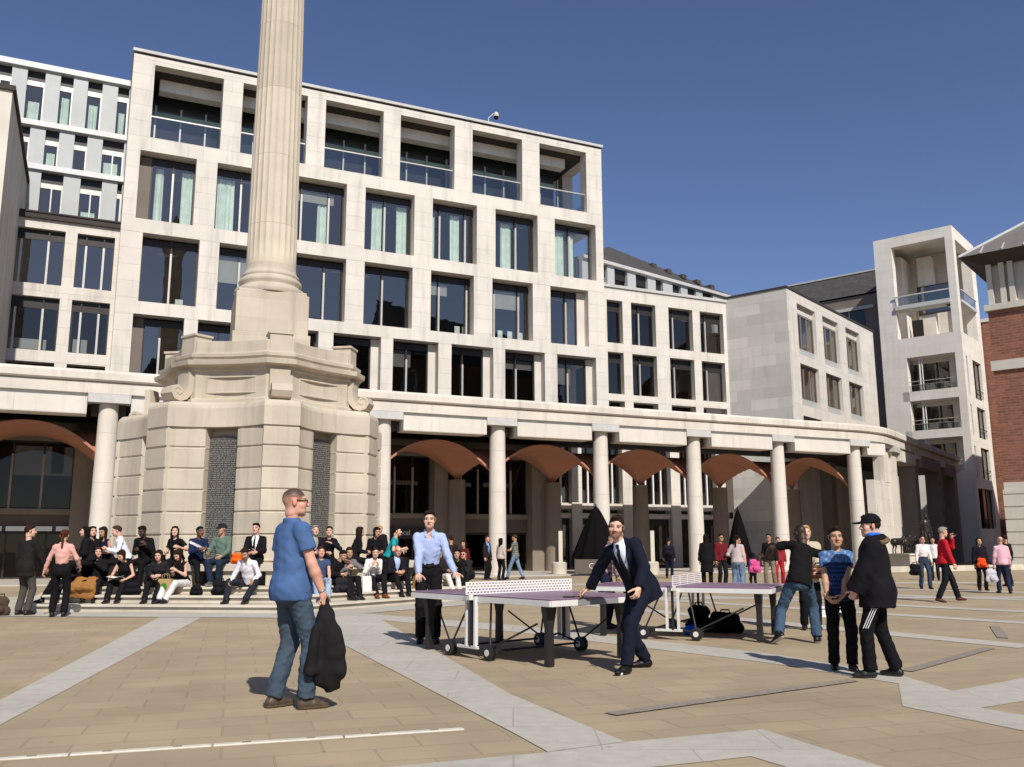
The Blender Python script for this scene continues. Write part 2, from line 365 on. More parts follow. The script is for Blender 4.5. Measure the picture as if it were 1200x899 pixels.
for k, (ops_, j, zt, hh_) in enumerate([(P3, 1, 15.5, 1.3), (P3, 4, 15.5, .7), (P3, 5, 15.5, 1.0), (P2, 4, 11.6, .9), (P2, 6, 11.6, .5), (P2, 7, 11.6, 1.2), (P4, 2, 19.6, .6)]):
    x0, x1 = ops_[j]; b = MB(); n_ = int(hh_ / .05)
    for i in range(n_): b.box(x0 + .1, (x0 + x1) / 2 - .06 if k % 2 else x1 - .5, 6.72 + .004, 6.745, zt - i * .05 - .042, zt - i * .05)
    b.obj('blind', mat('grey_blind', (.34, .34, .31), .7, .1), ob)
# interior floors, back wall, white desk backs on the sills
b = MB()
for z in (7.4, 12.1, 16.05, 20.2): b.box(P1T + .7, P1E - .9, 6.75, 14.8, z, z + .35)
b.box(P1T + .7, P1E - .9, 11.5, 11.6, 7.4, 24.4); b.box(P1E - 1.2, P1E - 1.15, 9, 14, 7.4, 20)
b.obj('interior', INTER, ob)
b = MB()
for x, z, w_, h_ in [(3.1, 12.9, .3, .42), (3.7, 12.9, .3, .42), (4.4, 12.9, .25, .4), (.5, 12.9, .3, .4), (.95, 12.9, .12, .4), (-14.2, 12.7, .7, .22), (-14.0, 12.92, .35, .25), (6.6, 8.9, .3, .8), (7.9, 8.9, .4, .5), (8.5, 8.4, .3, .9)]:
    b.box(x, x + w_, 6.95, 6.97, z, z + h_)
b.obj('desk_screens', mat('pale_card', (.62, .68, .62), .7, .05), ob)
b = MB()
for k in range(26):
    x = random.uniform(P1T + 1.5, P1E - 2); z = random.choice((12.0, 16.0, 20.1)); y = random.uniform(7.6, 9.5); b.box(x, x + .9, y, y + .12, z - .04, z)
b.obj('ceiling_lights', WHITEP, ob)
# CCTV dome on the parapet
cc = thing('security_camera', 'white dome security camera on a bracket at the roof edge', 'camera', W2(2.55, 6.2) + (25.25,), FACR)
b = MB(); b.tube([(-.35, 0, 0), (-.35, -.0, .35), (-.1, -.1, .62), (0, -.25, .66)], .035); b.obj('bracket', LEAD, cc)
b = MB(); b.lathe([(.03, .66), (.10, .64), (.15, .54), (.16, .44), (.15, .38)], 16, (0, -.28)); b.obj('housing', LEAD, cc, smooth=True)
b = MB(); b.lathe([(.14, .38), (.13, .30), (.08, .23), (.02, .21)], 16, (0, -.28)); b.obj('dome', BLACK, cc, smooth=True)

# ---------------------------------------------------------------- left wing with set back top floors
lw = fac('office_wing', 'lower stone wing left of the tall office with pale grey set-back top floors', 'building')
B = MB()
X0, X1 = -30, P1T - .01
for z0, z1 in ((15.75, 16.2), (12.55, 13.15), (9.55, 10.08)): B.box(X0, X1, 6.6, 7.2, z0, z1)
ops = [(-21.3, -18.95), (-18.45, -16.85)]
for z0, z1 in ((13.15, 15.75), (10.08, 12.55)):
    B.box(-24, -21.3, 6.604, 7.2, z0, z1); B.box(-18.95, -18.45, 6.604, 7.2, z0, z1); B.box(-16.85, X1, 6.604, 7.2, z0, z1)
for x0, x1 in ((-24, -21.3), (-18.95, -18.45), (-16.85, X1)): B.box(x0, x1, 6.604, 7.2, 7.4, 9.55)
B.obj('stone_frame', STONE, lw)
for z0, z1 in ((13.15, 15.72), (10.08, 12.5)):
    for x0, x1 in ops: window(lw, x0, x1, z0, z1, 6.85, (.25, .72), head=.45, gl=GLASS if z0 > 12 else GLASSD)
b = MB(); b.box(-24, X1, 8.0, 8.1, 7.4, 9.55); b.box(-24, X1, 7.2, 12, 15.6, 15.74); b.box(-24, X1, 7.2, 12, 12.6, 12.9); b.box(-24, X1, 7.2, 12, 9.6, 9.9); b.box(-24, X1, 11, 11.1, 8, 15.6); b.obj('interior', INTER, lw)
b = MB(); b.box(-21, -19.4, 7.5, 7.55, 10.1, 10.75); b.box(-18.3, -17.7, 7.5, 7.55, 10.1, 10.9); b.obj('desk_screens', mat('pale_card', (.6, .65, .6), .7), lw)
b = MB(); b.box(X0, X1, 6.45, 9.5, 16.2, 16.45); b.box(X0, X1, 6.4, 6.5, 16.45, 16.52); b.obj('coping', SOFF, lw)
b = MB()
for z0, z1 in ((24.66, 24.95), (21.68, 21.95), (19.45, 19.72)): b.box(X0, X1, 8.85, 9.3, z0, z1)
b.obj('floor_band', mat('off_white_band', (.64, .64, .63), .5, .05), lw)
b = MB(); strips = {21.95: [], 19.72: [], 16.5: []}
lay = {(21.95, 24.66): [(-23, -22.0), (-21.33, -20.54), (-19.86, -19.28), (-18.62, -17.95), (-17.23, -16.7)],
       (19.72, 21.68): [(-21.8, -20.98), (-20.31, -19.7), (-19.02, -18.44), (-17.74, -16.75)],
       (16.5, 19.45): [(-20.33, -19.35), (-18.59, -17.62), (-16.92, -16.7)]}
for (z0, z1), gaps in lay.items():
    xs = [X0] + [q for gq in gaps for q in gq] + [X1]
    for i in range(0, len(xs), 2):
        if xs[i + 1] - xs[i] > .02: b.box(xs[i], xs[i + 1], 9.0, 9.35, z0, z1)
b.obj('cladding_panel', PANEL, lw)
for (z0, z1), gaps in lay.items():
    for x0, x1 in gaps:
        f = MB(); f.box(x0, x1, 9.25, 9.3, z1 - .55, z1 - .01, 0); f.box(x0, x1, 9.2, 9.28, z1 - .8, z1 - .55, 1); f.box(x1 - .06, x1, 9.2, 9.28, z0, z1 - .8, 1)
        if x1 - x0 > .9: f.box((x0 + x1) / 2 - .03, (x0 + x1) / 2 + .03, 9.2, 9.28, z0, z1 - .8, 1)
        fo = f.obj('window', [DMET, ALU], lw)
        p = MB(); p.quad((x0, 9.26, z0), (x1, 9.26, z0), (x1, 9.26, z1 - .8), (x0, 9.26, z1 - .8)); p.obj('pane', GLASS, fo)
        if random.random() < .6:
            cm = MB(); curtain_mesh(cm, x0 + .1, x0 + (x1 - x0) * .75, 9.45, z0, z1 - 1 - random.random() * .7); cm.obj('curtain', CURT, fo)
b = MB(); b.box(X0, X1, 11.5, 11.6, 16.5, 24.6); b.box(X0, X1, 9.3, 12, 24.5, 24.64)
for z in (19.5, 21.7): b.box(X0, X1, 9.36, 12, z, z + .2)
b.obj('interior', INTER, lw)

# ---------------------------------------------------------------- building at the left edge: end wall in shade
le = fac('neighbour_building', 'plain stone building cut off at the left edge, its side wall in shade', 'building')
b = MB(); b.box(-32, -20.9, -.9, 16, 7.0, 18.7); b.obj('wall', STONE2, le)
b = MB(); b.box(-32, -20.8, -1.0, 16, 18.7, 18.9); b.obj('coping', SOFF, le)

# ---------------------------------------------------------------- right wing with attic
rw = fac('office_wing', 'two-storey pale stone wing between the tall office and the grey blank block', 'building')
B = MB(); X0, X1 = 11.2, 21.9
for z0, z1 in ((16.92, 17.75), (13.5, 14.1), (10.35, 10.8), (7.6, 8.6)): B.box(X0, X1, 10, 10.6, z0, z1)
op = [(12.12, 13.3), (13.95, 15.83), (16.86, 18.79), (19.4, 21.33)]
for z0, z1 in ((14.1, 16.92), (10.8, 13.5)):
    xs = [X0] + [q for o in op for q in o] + [X1]
    for i in range(0, len(xs), 2): B.box(xs[i], xs[i + 1], 10.004, 10.6, z0, z1)
for x0, x1 in ((X0, 12.12), (13.3, 13.95), (15.83, 16.86), (18.79, 19.4), (21.33, X1)): B.box(x0, x1, 10.004, 10.6, 8.6, 10.35)
# lower storeys seen through the arcade
low = [(5.6, 7.0), (8.4, 9.7), (11.0, 12.5), (13.9, 15.2), (16.5, 17.9), (19.3, 20.6), (21.4, 21.9)]
for x0, x1 in [(5.6, 6.3), (9.3, 10.0), (12.9, 13.6), (16.5, 17.2), (20.1, 20.8)]: B.box(x0, x1, 9.85, 10.6, 0, 7.6)
for x0, x1 in [(6.3, 9.3), (10.0, 12.9), (13.6, 16.5), (17.2, 20.1)]:
    B.box(x0, x1, 9.95, 10.6, 3.55, 3.9); B.box(x0, x1, 10.05, 10.6, 3.0, 3.3)
B.box(5.6, 11.2, 10, 10.6, 7.6, 8.6)
B.obj('stone_frame', STONE, rw)
for z0, z1 in ((14.1, 16.85), (10.8, 13.45)):
    for k, (x0, x1) in enumerate(op): window(rw, x0, x1, z0, z1, 10.42, ((.45,), (.38,), (.25,), (.3,))[k] if k else (), head=.6, gl=GLASSD)
for x0, x1 in [(6.3, 9.3), (10.0, 12.9), (13.6, 16.5), (17.2, 20.1)]:
    window(rw, x0, x1, 3.9, 7.5, 10.3, (.2, .4, .6, .8), fin=WHITEP, head=.1, gl=GLASSD)
    window(rw, x0, x1, .05, 3.0, 10.3, (.33, .66), fin=None, head=.4, gl=GLASSD)
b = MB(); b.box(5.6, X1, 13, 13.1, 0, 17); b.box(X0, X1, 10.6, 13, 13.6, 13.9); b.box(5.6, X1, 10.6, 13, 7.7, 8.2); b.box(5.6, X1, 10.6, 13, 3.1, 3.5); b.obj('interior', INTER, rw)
b = MB(); b.box(X0, X1, 9.9, 14, 17.75, 17.93); b.obj('coping', LEAD, rw)
# attic turned 50 degrees, slate hip behind
M = Matrix.Translation(Vector(L2(6.42 - 2.27 * .766, 59.2 - 2.27 * .643) + (0,))) @ Matrix.Rotation(rad(40 - 25), 4, 'Z')
b = MB(); gaps = [(1.2, 2.0), (2.85 + 1.0, 3.9 + .95), (5.3, 6.5), (7.4, 8.15), (9.2, 10.15), (10.9, 11.9), (12.7, 13.7)]
gaps = [(1.5, 2.4), (3.1, 4.4), (5.25, 6.5), (7.35, 8.15), (9.2, 10.15), (10.9, 11.9), (12.65, 13.9)]
xs = [0] + [q for gq in gaps for q in gq] + [16.5]
for i in range(0, len(xs), 2): b.box(xs[i], xs[i + 1], 0, .3, 17.2, 20.2, 0, M)
b.obj('cladding_panel', PANEL, rw)
for x0, x1 in gaps:
    f = MB(); f.box(x0, x1, .22, .27, 19.4, 20.2, 0, M); f.box(x0, x1, .15, .25, 18.75, 19.0, 1, M); fo = f.obj('window', [DMET, ALU], rw)
    p = MB(); p.box(x0, x1, .24, .25, 17.2, 18.75, 0, M); p.obj('pane', GLASSD, fo)
b = MB(); b.box(0, 16.6, -.2, .4, 20.2, 20.42, 0, M); b.obj('gutter', LEAD, rw)
b = MB()
pts = [(0, -.1, 20.42), (19.5, -.1, 20.42), (19.5, 9, 20.42), (0, 9, 20.42), (7.0, 4.2, 23.6), (19.5, 4.2, 22.6), (2, 2.6, 22.3)]
b.add([tuple(M @ Vector(p)) for p in pts], [(0, 1, 5, 4), (0, 4, 3), (3, 4, 5, 2), (1, 2, 5)])
for k in range(5): b.box(11 + k * 1.8, 11.5 + k * 1.8, 3.4, 4.6, 22.6 - .1 * k, 22.95 - .1 * k, 0, M)
b.obj('roof', [SLATE, DARKST], rw)
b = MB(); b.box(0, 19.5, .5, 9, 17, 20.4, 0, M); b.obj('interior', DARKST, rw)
# ================================================================ grey blank block (frame turned -40)
def fr40(name, label, cat, x, y): return thing(name, label, cat, (x, y, 0), rad(-40))
bk = fr40('stone_block', 'grey ashlar block with one blank wall and tall splayed windows round its corner', 'building', 18.02, 57.39)
b = MB(); b.box(-4.42, 0, 0, .3, 0, 18.0); b.obj('blank_wall', GREYST, bk)
B = MB(); YS = [(.3, 1.6), (4.75, 6.05), (9.05, 10.5), (13.45, 16.6)]
for y0, y1 in YS: B.box(-1.0, .004, y0, y1, 0, 18.0)
for y0, y1 in ((1.6, 4.75), (6.05, 9.05), (10.5, 13.45)):
    for z0, z1 in ((17.3, 18.0), (13.2, 13.8), (9.7, 10.4), (0, 7.0)): B.box(-1.0, 0, y0, y1, z0, z1)
    for z0, z1 in ((13.8, 17.3), (10.4, 13.2)):
        B.box(-1.0, -.27, y0, y1, z0, z0 + .02)
B.obj('window_wall', STONE, bk)
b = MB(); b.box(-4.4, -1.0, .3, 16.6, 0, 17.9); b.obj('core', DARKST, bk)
for y0, y1 in ((1.6, 4.75), (6.05, 9.05), (10.5, 13.45)):
    for z0, z1 in ((13.8, 16.75), (10.4, 13.2), (7.0, 9.7)):
        f = MB(); w_ = y1 - y0
        for q in (0, .33, .66, 1): f.box(-.30, -.22, y0 + w_ * q - .06 + (.06 if q == 0 else 0), y0 + w_ * q + .06 - (.06 if q == 1 else 0), z0, z1)
        f.box(-.30, -.23, y0, y1, z1 - .14, z1); f.box(-.30, -.20, y0 + .02, y1 - .02, z0 + .02, z0 + .5, 1); f.box(-.5, -.26, y0, y1, z1, z1 + .55, 2)
        fo = f.obj('window', [mat('taupe_frame', (.20, .185, .165), .5), PANEL, STONE2], bk)
        p = MB(); p.quad((-.28, y0, z0 + .5), (-.28, y1, z0 + .5), (-.28, y1, z1), (-.28, y0, z1)); p.obj('pane', GLASSD, fo)
b = MB(); b.box(-4.5, .06, -.05, 16.7, 18.0, 18.14); b.obj('coping', SOFF, bk)

# ---------------------------------------------------------------- corner tower with loggia
tw = fr40('corner_tower', 'tall pale stone corner tower with an open two-storey loggia and glass balcony', 'building', 36.69, 72.0)
B = MB(); XL = -6.4; D = .8
B.box(XL, -4.93, 0, D, 0, 27.5); B.box(-.6, 0, 0, D, 0, 27.5)
for z0, z1 in ((26.7, 27.5), (16.85, 18.55), (13.15, 13.95), (9.95, 10.65), (0, 7.2)): B.box(-4.93, -.6, .004, D, z0, z1)
B.box(-4.93, -4.4, .004, D, 7.2, 16.85)
# right face
B.box(-D, -.004, 5.7, 7.1, 0, 27.5)
for z0, z1 in ((26.6, 27.5), (16.6, 18.55), (12.6, 13.3), (9.2, 10.0), (5.8, 6.6), (0, 2.6)): B.box(-D, -.006, D, 5.7, z0, z1)
for z0, z1 in ((13.3, 16.6), (10.0, 12.6), (6.6, 9.2)): B.box(-D, -.006, 1.3, 2.9, z0, z1)
B.box(XL, 0, 0, 7.1, 27.5, 27.6); B.box(XL, XL + .5, D, 14, 0, 27.4)
B.box(XL + .5, -D, 6.6, 7.1, 18.55, 27.4)
B.box(-5.9, -5.1, 3.2, 6.6, 18.55, 26.7); B.box(-4.2, -3.0, 4.6, 5.6, 18.55, 26.7)
for z0, z1 in ((16.86, 18.54), (13.16, 13.94), (9.96, 10.64)): B.box(XL + .5, -D, D, 7.1, z0, z1)
B.obj('stone_shell', TOWST, tw)
b = MB(); b.box(-4.93, -.62, -.15, 1.6, 21.15, 21.4); b.box(-1.2, .12, .9, 5.7, 21.15, 21.4); b.box(-4.93, -.62, -.2, -.14, 21.05, 21.4, 0)
bo = b.obj('balcony', LEAD, tw)
b = MB(); b.quad((-4.95, -.12, 21.4), (-.6, -.12, 21.4), (-.6, -.12, 22.15), (-4.95, -.12, 22.15)); b.quad((.08, .9, 21.4), (.08, 5.7, 21.4), (.08, 5.7, 22.15), (.08, .9, 22.15)); b.obj('balustrade', GLASSR, bo)
b = MB(); b.box(-5.05, -.6, -.18, -.08, 22.15, 22.25); b.box(.04, .14, .9, 5.7, 22.15, 22.25); b.obj('handrail', LEAD, bo)
for z0, z1 in ((13.95, 16.85), (10.65, 13.15), (7.2, 9.95)):
    f = MB(); f.box(-4.4, -.6, 1.75, 1.85, z1 - .35, z1, 2)
    for x in (-4.2, -3.4, -2.5, -1.6): f.box(x - .05, x + .05, 1.7, 1.85, z0, z1 - .35)
    f.box(-3.55, -3.45, .3, .4, z0, z1, 1); f.box(-3.33, -3.27, .3, .4, z0, z1, 1); f.box(-1.6, -.6, 1.72, 1.82, z0, z1 - .35, 2)
    fo = f.obj('window', [DMET, WHITEP, TOWST], tw)
    p = MB(); p.quad((-4.4, 1.8, z0), (-1.6, 1.8, z0), (-1.6, 1.8, z1 - .35), (-4.4, 1.8, z1 - .35)); p.obj('pane', GLASSD, fo)
    b = MB(); b.tube([(-4.4, .12, z0 + .85), (-.62, .12, z0 + .85)], .03); b.tube([(-4.4, .12, z0 + .55), (-.62, .12, z0 + .55)], .015)
    b.quad((-4.4, .14, z0 + .02), (-.62, .14, z0 + .02), (-.62, .14, z0 + .5), (-4.4, .14, z0 + .5), 1); b.obj('railing', [ALU, GLASSR], tw)
for z0, z1 in ((13.3, 16.6), (10.0, 12.6), (6.6, 9.2), (2.6, 5.8)):
    f = MB(); f.box(-.3, -.2, 2.9, 3.0, z0, z1); f.box(-.3, -.2, 5.6, 5.7, z0, z1); f.box(-.3, -.2, 4.2, 4.3, z0, z1)
    fo = f.obj('window', DMET, tw); p = MB(); p.quad((-.25, 2.9, z0), (-.25, 5.7, z0), (-.25, 5.7, z1), (-.25, 2.9, z1)); p.obj('pane', GLASSD, fo)
    b = MB(); b.tube([(-.02, 2.9, z0 + .8), (-.02, 5.7, z0 + .8)], .03); b.tube([(-.02, 2.9, z0 + .4), (-.02, 5.7, z0 + .4)], .02); b.obj('railing', DMET, tw)
f = MB(); f.box(-4.8, -3.9, 3.9, 4.0, 18.55, 20.9); f.box(-4.3, -1.4, 4.45, 4.55, 21.4, 24.0); fo = f.obj('window', DMET, tw)
p = MB(); p.quad((-4.2, 4.44, 21.5), (-1.5, 4.44, 21.5), (-1.5, 4.44, 23.9), (-4.2, 4.44, 23.9)); p.obj('pane', GLASS, fo)
b = MB(); b.box(XL + .5, -D, 7.1, 7.2, 0, 18); b.obj('interior', INTER, tw)

# ---------------------------------------------------------------- brown building with slate roof behind block and tower
rb = fr40('slate_roof_building', 'brown shaded building with a grey slate roof between the blank block and the tower', 'building', 36.69, 72.0)
b = MB(); b.box(-30, -6.45, 6, 14, 0, 24.6)
for x in (-8.3,):
    for z in (9.2, 12.6): pass
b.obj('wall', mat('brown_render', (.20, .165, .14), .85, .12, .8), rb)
b = MB(); b.add([(-30, 5.8, 24.7), (-6.42, 5.8, 24.7), (-6.42, 9, 27.7), (-30, 9, 27.7), (-6.42, 12.2, 24.7), (-30, 12.2, 24.7)], [(0, 1, 2, 3), (3, 2, 4, 5), (1, 4, 2), (0, 3, 5)]); b.box(-30, -6.42, 8.8, 9.2, 27.65, 27.8, 1)
b.obj('roof', [SLATE, LEAD], rb)
f = MB(); f.box(-17, -8.6, 5.7, 6, 23.2, 23.5); f.box(-14.2, -14.05, 5.9, 6.0, 20, 23.2); f.box(-11, -10.9, 5.9, 6, 20, 23.2); fo = f.obj('window', [LEAD], rb)
p = MB(); p.quad((-16, 5.97, 20), (-9.5, 5.97, 20), (-9.5, 5.97, 23.2), (-16, 5.97, 23.2)); p.obj('pane', mat('loggia_dark_glass', (.03, .035, .035), .12), fo)
for z in (13.3, 10.0):
    f = MB(); f.box(-8.2, -7.5, 5.9, 6.02, z, z + 2.1); fo = f.obj('window', DMET, rb)
    p = MB(); p.box(-8.1, -7.6, 5.88, 5.9, z + .1, z + 2); p.obj('pane', GLASSD, fo)

# ---------------------------------------------------------------- red brick building at the right edge
br = fr40('brick_building', 'red brick building at the right edge with a wide eaved roof and stone base', 'building', 27.12, 50.0)
BST = mat('base_stone', (.58, .55, .48), .8, .06, 1, bump=.15, streak=.2)
b = MB(); b.box(0, 26, 0, 9, 4.3, 10.95); b.box(0, 26, 0.003, 9, 11.5, 14.4); b.box(.2, 26, 9, 24, 4.3, 15.6); b.obj('wall', BRICK, br)
lk = fr40('brick_building', 'orange brick building glimpsed between the corner tower and the brick building', 'building', 36.69, 72.0)
b = MB(); b.box(-.3, 14, 7.3, 16, 0, 20.6); b.obj('wall', BRICK, lk)
b = MB(); b.box(-.4, 14, 7.2, 16, 20.6, 20.9); b.obj('parapet', BST, lk)
f = MB(); f.box(3, 4.4, 7.22, 7.3, 13, 15.4); fo = f.obj('window', DMET, lk); p = MB(); p.box(3.1, 4.3, 7.2, 7.22, 13.1, 15.3); p.obj('pane', GLASSD, fo)
b = MB(); z = 0
while z < 4.3: b.box(-.12, 26, -.14, 24, z, min(z + .62, 4.3)); b.box(-.06, 26, -.08, 24, z + .62, min(z + .68, 4.3)); z += .68
b.obj('base', BST, br)
b = MB(); b.box(-.1, 26.1, -.12, 9, 10.95, 11.5); b.box(-.15, 26.2, -.2, 9.2, 14.4, 14.75); b.obj('stone_band', BST, br)
b = MB()
for x in (.1, .75, 1.2, 2.2, 3.0, 5.2, 6.0): b.box(x, x + .28, -.05, .4, 14.75, 17.4)
b.box(.3, 8, .3, 9, 14.75, 17.4); b.box(8, 26, 0, 9, 14.75, 17.4); b.box(2.3, 8, .1, .4, 14.75, 15.3)
b.obj('upper_wall', BST, br)
f = MB(); f.box(3.28, 5.2, .2, .29, 15.3, 17.3); fo = f.obj('window', DMET, br); p = MB(); p.quad((3.3, .19, 15.4), (5.15, .19, 15.4), (5.15, .19, 17.2), (3.3, .19, 17.2)); p.obj('pane', GLASS, fo)
b = MB(); e = 1.05
b.add([(-e, -e, 17.55), (28, -e, 17.55), (28, 10.5, 17.55), (-e, 10.5, 17.55), (.2, .1, 17.05), (26, .1, 17.05), (26, 9, 17.05), (.2, 9, 17.05), (3.6, 4.2, 21.2), (22, 4.2, 21.2)],
      [(0, 4, 5, 1), (1, 5, 6, 2), (2, 6, 7, 3), (3, 7, 4, 0)], 1)
b.add([(-e, -e, 17.56), (28, -e, 17.56), (28, 10.5, 17.56), (-e, 10.5, 17.56), (3.6, 4.2, 21.2), (22, 4.2, 21.2)], [(0, 1, 5, 4), (1, 2, 5), (2, 3, 4, 5), (3, 0, 4)], 0)
for k in range(16):
    q = -1 + k * 1.1; tq = min(1, max(0, (q + e) / (3.6 + e)))
    b.bar((q, -e, 17.60), (max(q, 3.6) if q > 3.6 else q, -e + 5.95 * tq, 17.60 + 3.64 * tq), .07, .07, 2)
b.bar((-e, -e, 17.6), (3.6, 4.2, 21.25), .14, .12, 2)
b.obj('roof', [mat('brown_grey_slate', (.17, .155, .145), .7, .15, 3, streak=.2), SOFF, mat('pale_rib', (.5, .5, .49), .5)], br)
for x in (2.6, 6.2, 9.8):
    for z0, z1 in ((11.9, 13.9), (7.0, 9.6)):
        f = MB(); f.box(x, x + 1.5, -.02, .1, z0, z1); fo = f.obj('window', DMET, br)
        p = MB(); p.box(x + .1, x + 1.4, -.03, -.02, z0 + .1, z1 - .1); p.obj('pane', GLASSD, fo)

# ================================================================ arcade (facade frame)
ar = fac('arcade', 'long stone arcade of round columns with terracotta vaults along the square', 'arcade')
SP = 5.55
path = [(-31, 0)] + [(x, 0) for x in (-12, 4, 21.6)]
R_ = 7.9
for k in range(1, 9):
    a = rad(29) * k / 8; path.append((21.6 + R_ * sin(a), R_ * (1 - cos(a))))
e0 = path[-1]; path.append((e0[0] + 20.8 * cos(rad(29)), e0[1] + 20.8 * sin(rad(29))))
RUN0 = e0; RD = (cos(rad(29)), sin(rad(29)))
def offs(d):
    o = []
    for i, p in enumerate(path):
        a = path[max(i - 1, 0)]; c = path[min(i + 1, len(path) - 1)]
        dx, dy = c[0] - a[0], c[1] - a[1]; l = math.hypot(dx, dy)
        o.append((p[0] + dy / l * d, p[1] - dx / l * d))
    return o
def sweep(b, prof, mi=0):
    O = [offs(d) for d, z in prof]
    b.rings([[(O[j][i][0], O[j][i][1], prof[j][1]) for j in range(len(prof))] for i in range(len(path))], mi)
b = MB(); sweep(b, [(.5, 7.2), (.5, 7.62), (-.4, 7.62), (-.4, 7.2)]); sweep(b, [(.58, 7.66), (.64, 7.72), (.64, 7.98), (.6, 8.08), (-.4, 8.10), (-.4, 7.64)])
sweep(b, [(.46, 7.62), (.46, 7.66), (-.38, 7.66), (-.38, 7.62)])
b.obj('cornice', STONE2, ar)
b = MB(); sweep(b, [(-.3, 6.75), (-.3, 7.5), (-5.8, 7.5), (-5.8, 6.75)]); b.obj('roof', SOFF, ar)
b = MB(); sweep(b, [(.36, 7.05), (.36, 7.2), (-.4, 7.2), (-.4, 7.05)]); b.obj('recess_band', LEAD, ar)
cols = [k * SP for k in range(-5, 5)]
for k, t in enumerate(cols[:-1]):
    b = MB(); b.box(t + .78, t + SP - .78, -.5, .45, 6.38, 7.05)
    b.obj('beam_panel', STONE, ar)
b = MB(); b.box(22.2 + .6, 24.2, -.42, .45, 6.38, 7.05); b.obj('beam_panel', STONE, ar)
for t in cols:
    b = MB(); b.lathe([(.42, 0), (.42, .12), (.405, .14), (.40, 2), (.385, 4.2), (.355, 6.95)], 32, (t, .05)); co_ = b.obj('column', COLST, ar, smooth=True)
    b = MB(); b.box(t - .76, t + .76, -.52, .55, 6.85, 7.19); b.box(t - .62, t + .62, .0, .5, 6.4, 6.85, 1); b.obj('capital_block', [LEAD, SOFF], co_)
# rear row
for t in cols:
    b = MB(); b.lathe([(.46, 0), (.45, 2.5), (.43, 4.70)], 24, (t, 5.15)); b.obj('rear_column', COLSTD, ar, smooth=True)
# vaults
ZS, RISE, B0, B1 = 4.68, 1.40, .62, 5.15
def vz(x, y):
    u_ = 2 * x / SP - 1; v_ = 2 * (y - B0) / (B1 - B0) - 1
    return ZS + RISE * max(1 - abs(u_) ** 2.1, 1 - abs(v_) ** 2.1)
for t in cols[:-1]:
    b = MB(); nx, ny = 28, 24
    vs = [(t + SP * i / nx, B0 + (B1 - B0) * j / ny, vz(SP * i / nx, B0 + (B1 - B0) * j / ny)) for j in range(ny + 1) for i in range(nx + 1)]
    b.add(vs, [(j * (nx + 1) + i, j * (nx + 1) + i + 1, (j + 1) * (nx + 1) + i + 1, (j + 1) * (nx + 1) + i) for j in range(ny) for i in range(nx)])
    for y0, y1 in ((B0 - .04, B0 + .06), (B1 - .06, B1 + .04)):
        rg = []
        for i in range(nx + 1):
            x = SP * i / nx; z = ZS + RISE * (1 - abs(2 * x / SP - 1) ** 2.1)
            rg.append([(t + x, y0, z - .02), (t + x, y1, z - .02), (t + x, y1, z + .10), (t + x, y0, z + .10)])
        b.rings(rg)
    b.obj('vault', TERRA, ar, smooth=True, ang=25)
# right hand run of piers, with a lit end wall at the corner
def RP(s, d): return (RUN0[0] + RD[0] * s - RD[1] * d, RUN0[1] + RD[1] * s + RD[0] * d)
def rbox(b, s0, s1, d0, d1, z0, z1, mi=0): b.prism([RP(s0, d0), RP(s1, d0), RP(s1, d1), RP(s0, d1)], z0, z1, mi)
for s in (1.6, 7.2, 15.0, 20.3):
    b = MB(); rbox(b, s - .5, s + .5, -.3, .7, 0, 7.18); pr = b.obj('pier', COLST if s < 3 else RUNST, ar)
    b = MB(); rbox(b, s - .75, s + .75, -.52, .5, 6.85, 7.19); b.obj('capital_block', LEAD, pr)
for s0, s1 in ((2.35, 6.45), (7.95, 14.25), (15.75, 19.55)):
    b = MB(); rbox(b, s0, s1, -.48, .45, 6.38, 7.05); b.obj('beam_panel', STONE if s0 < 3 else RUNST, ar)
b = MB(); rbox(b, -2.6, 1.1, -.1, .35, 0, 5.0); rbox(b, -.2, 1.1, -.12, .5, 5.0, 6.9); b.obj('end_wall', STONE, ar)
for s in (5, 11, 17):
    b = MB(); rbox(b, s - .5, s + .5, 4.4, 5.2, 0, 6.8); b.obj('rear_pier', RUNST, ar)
b = MB(); b.box(-31, 24, -1.0, 6.2, .0, .05); b.obj('arcade_floor', BAND, ar)

# shop fronts under the office building (rear wall of the arcade)
sf = fac('shop_front', 'shaded shop fronts with tall mullioned windows behind the arcade columns', 'shop front')
b = MB()
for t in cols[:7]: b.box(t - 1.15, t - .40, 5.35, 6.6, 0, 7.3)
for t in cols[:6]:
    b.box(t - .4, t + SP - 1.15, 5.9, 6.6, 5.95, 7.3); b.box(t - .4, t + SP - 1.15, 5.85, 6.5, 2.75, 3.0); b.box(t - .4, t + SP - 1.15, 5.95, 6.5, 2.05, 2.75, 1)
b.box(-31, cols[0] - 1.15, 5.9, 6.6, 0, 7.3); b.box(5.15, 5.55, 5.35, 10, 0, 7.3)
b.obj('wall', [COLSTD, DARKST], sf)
dimfin = mat('dim_mullion', (.30, .27, .23), .6)
for t in cols[:6]:
    x0, x1 = t - .4, t + SP - 1.15
    window(sf, x0, x1, 3.0, 5.95, 6.15, (.2, .4, .6, .8) if t > -14 else (.25, .5, .75), fin=dimfin, head=.08, gl=GLASSS)
    f = window(sf, x0, x1, .05, 2.05, 6.15, (.18, .5, .82), fin=None, head=.12, gl=GLASSS)
b = MB(); b.box(-31, 5.2, 9.5, 9.6, 0, 7.4); b.box(-31, 5.2, 6.6, 9.5, 2.3, 2.7); b.obj('interior', INTER, sf)
b = MB()
for k in range(7): b.box(-24 + k * .95, -24 + k * .95 + .8, 5.7, 5.75, 2.05, 2.25)
b.obj('entrance_strip_window', mat('pale_strip', (.75, .80, .76), .5, .05), sf)

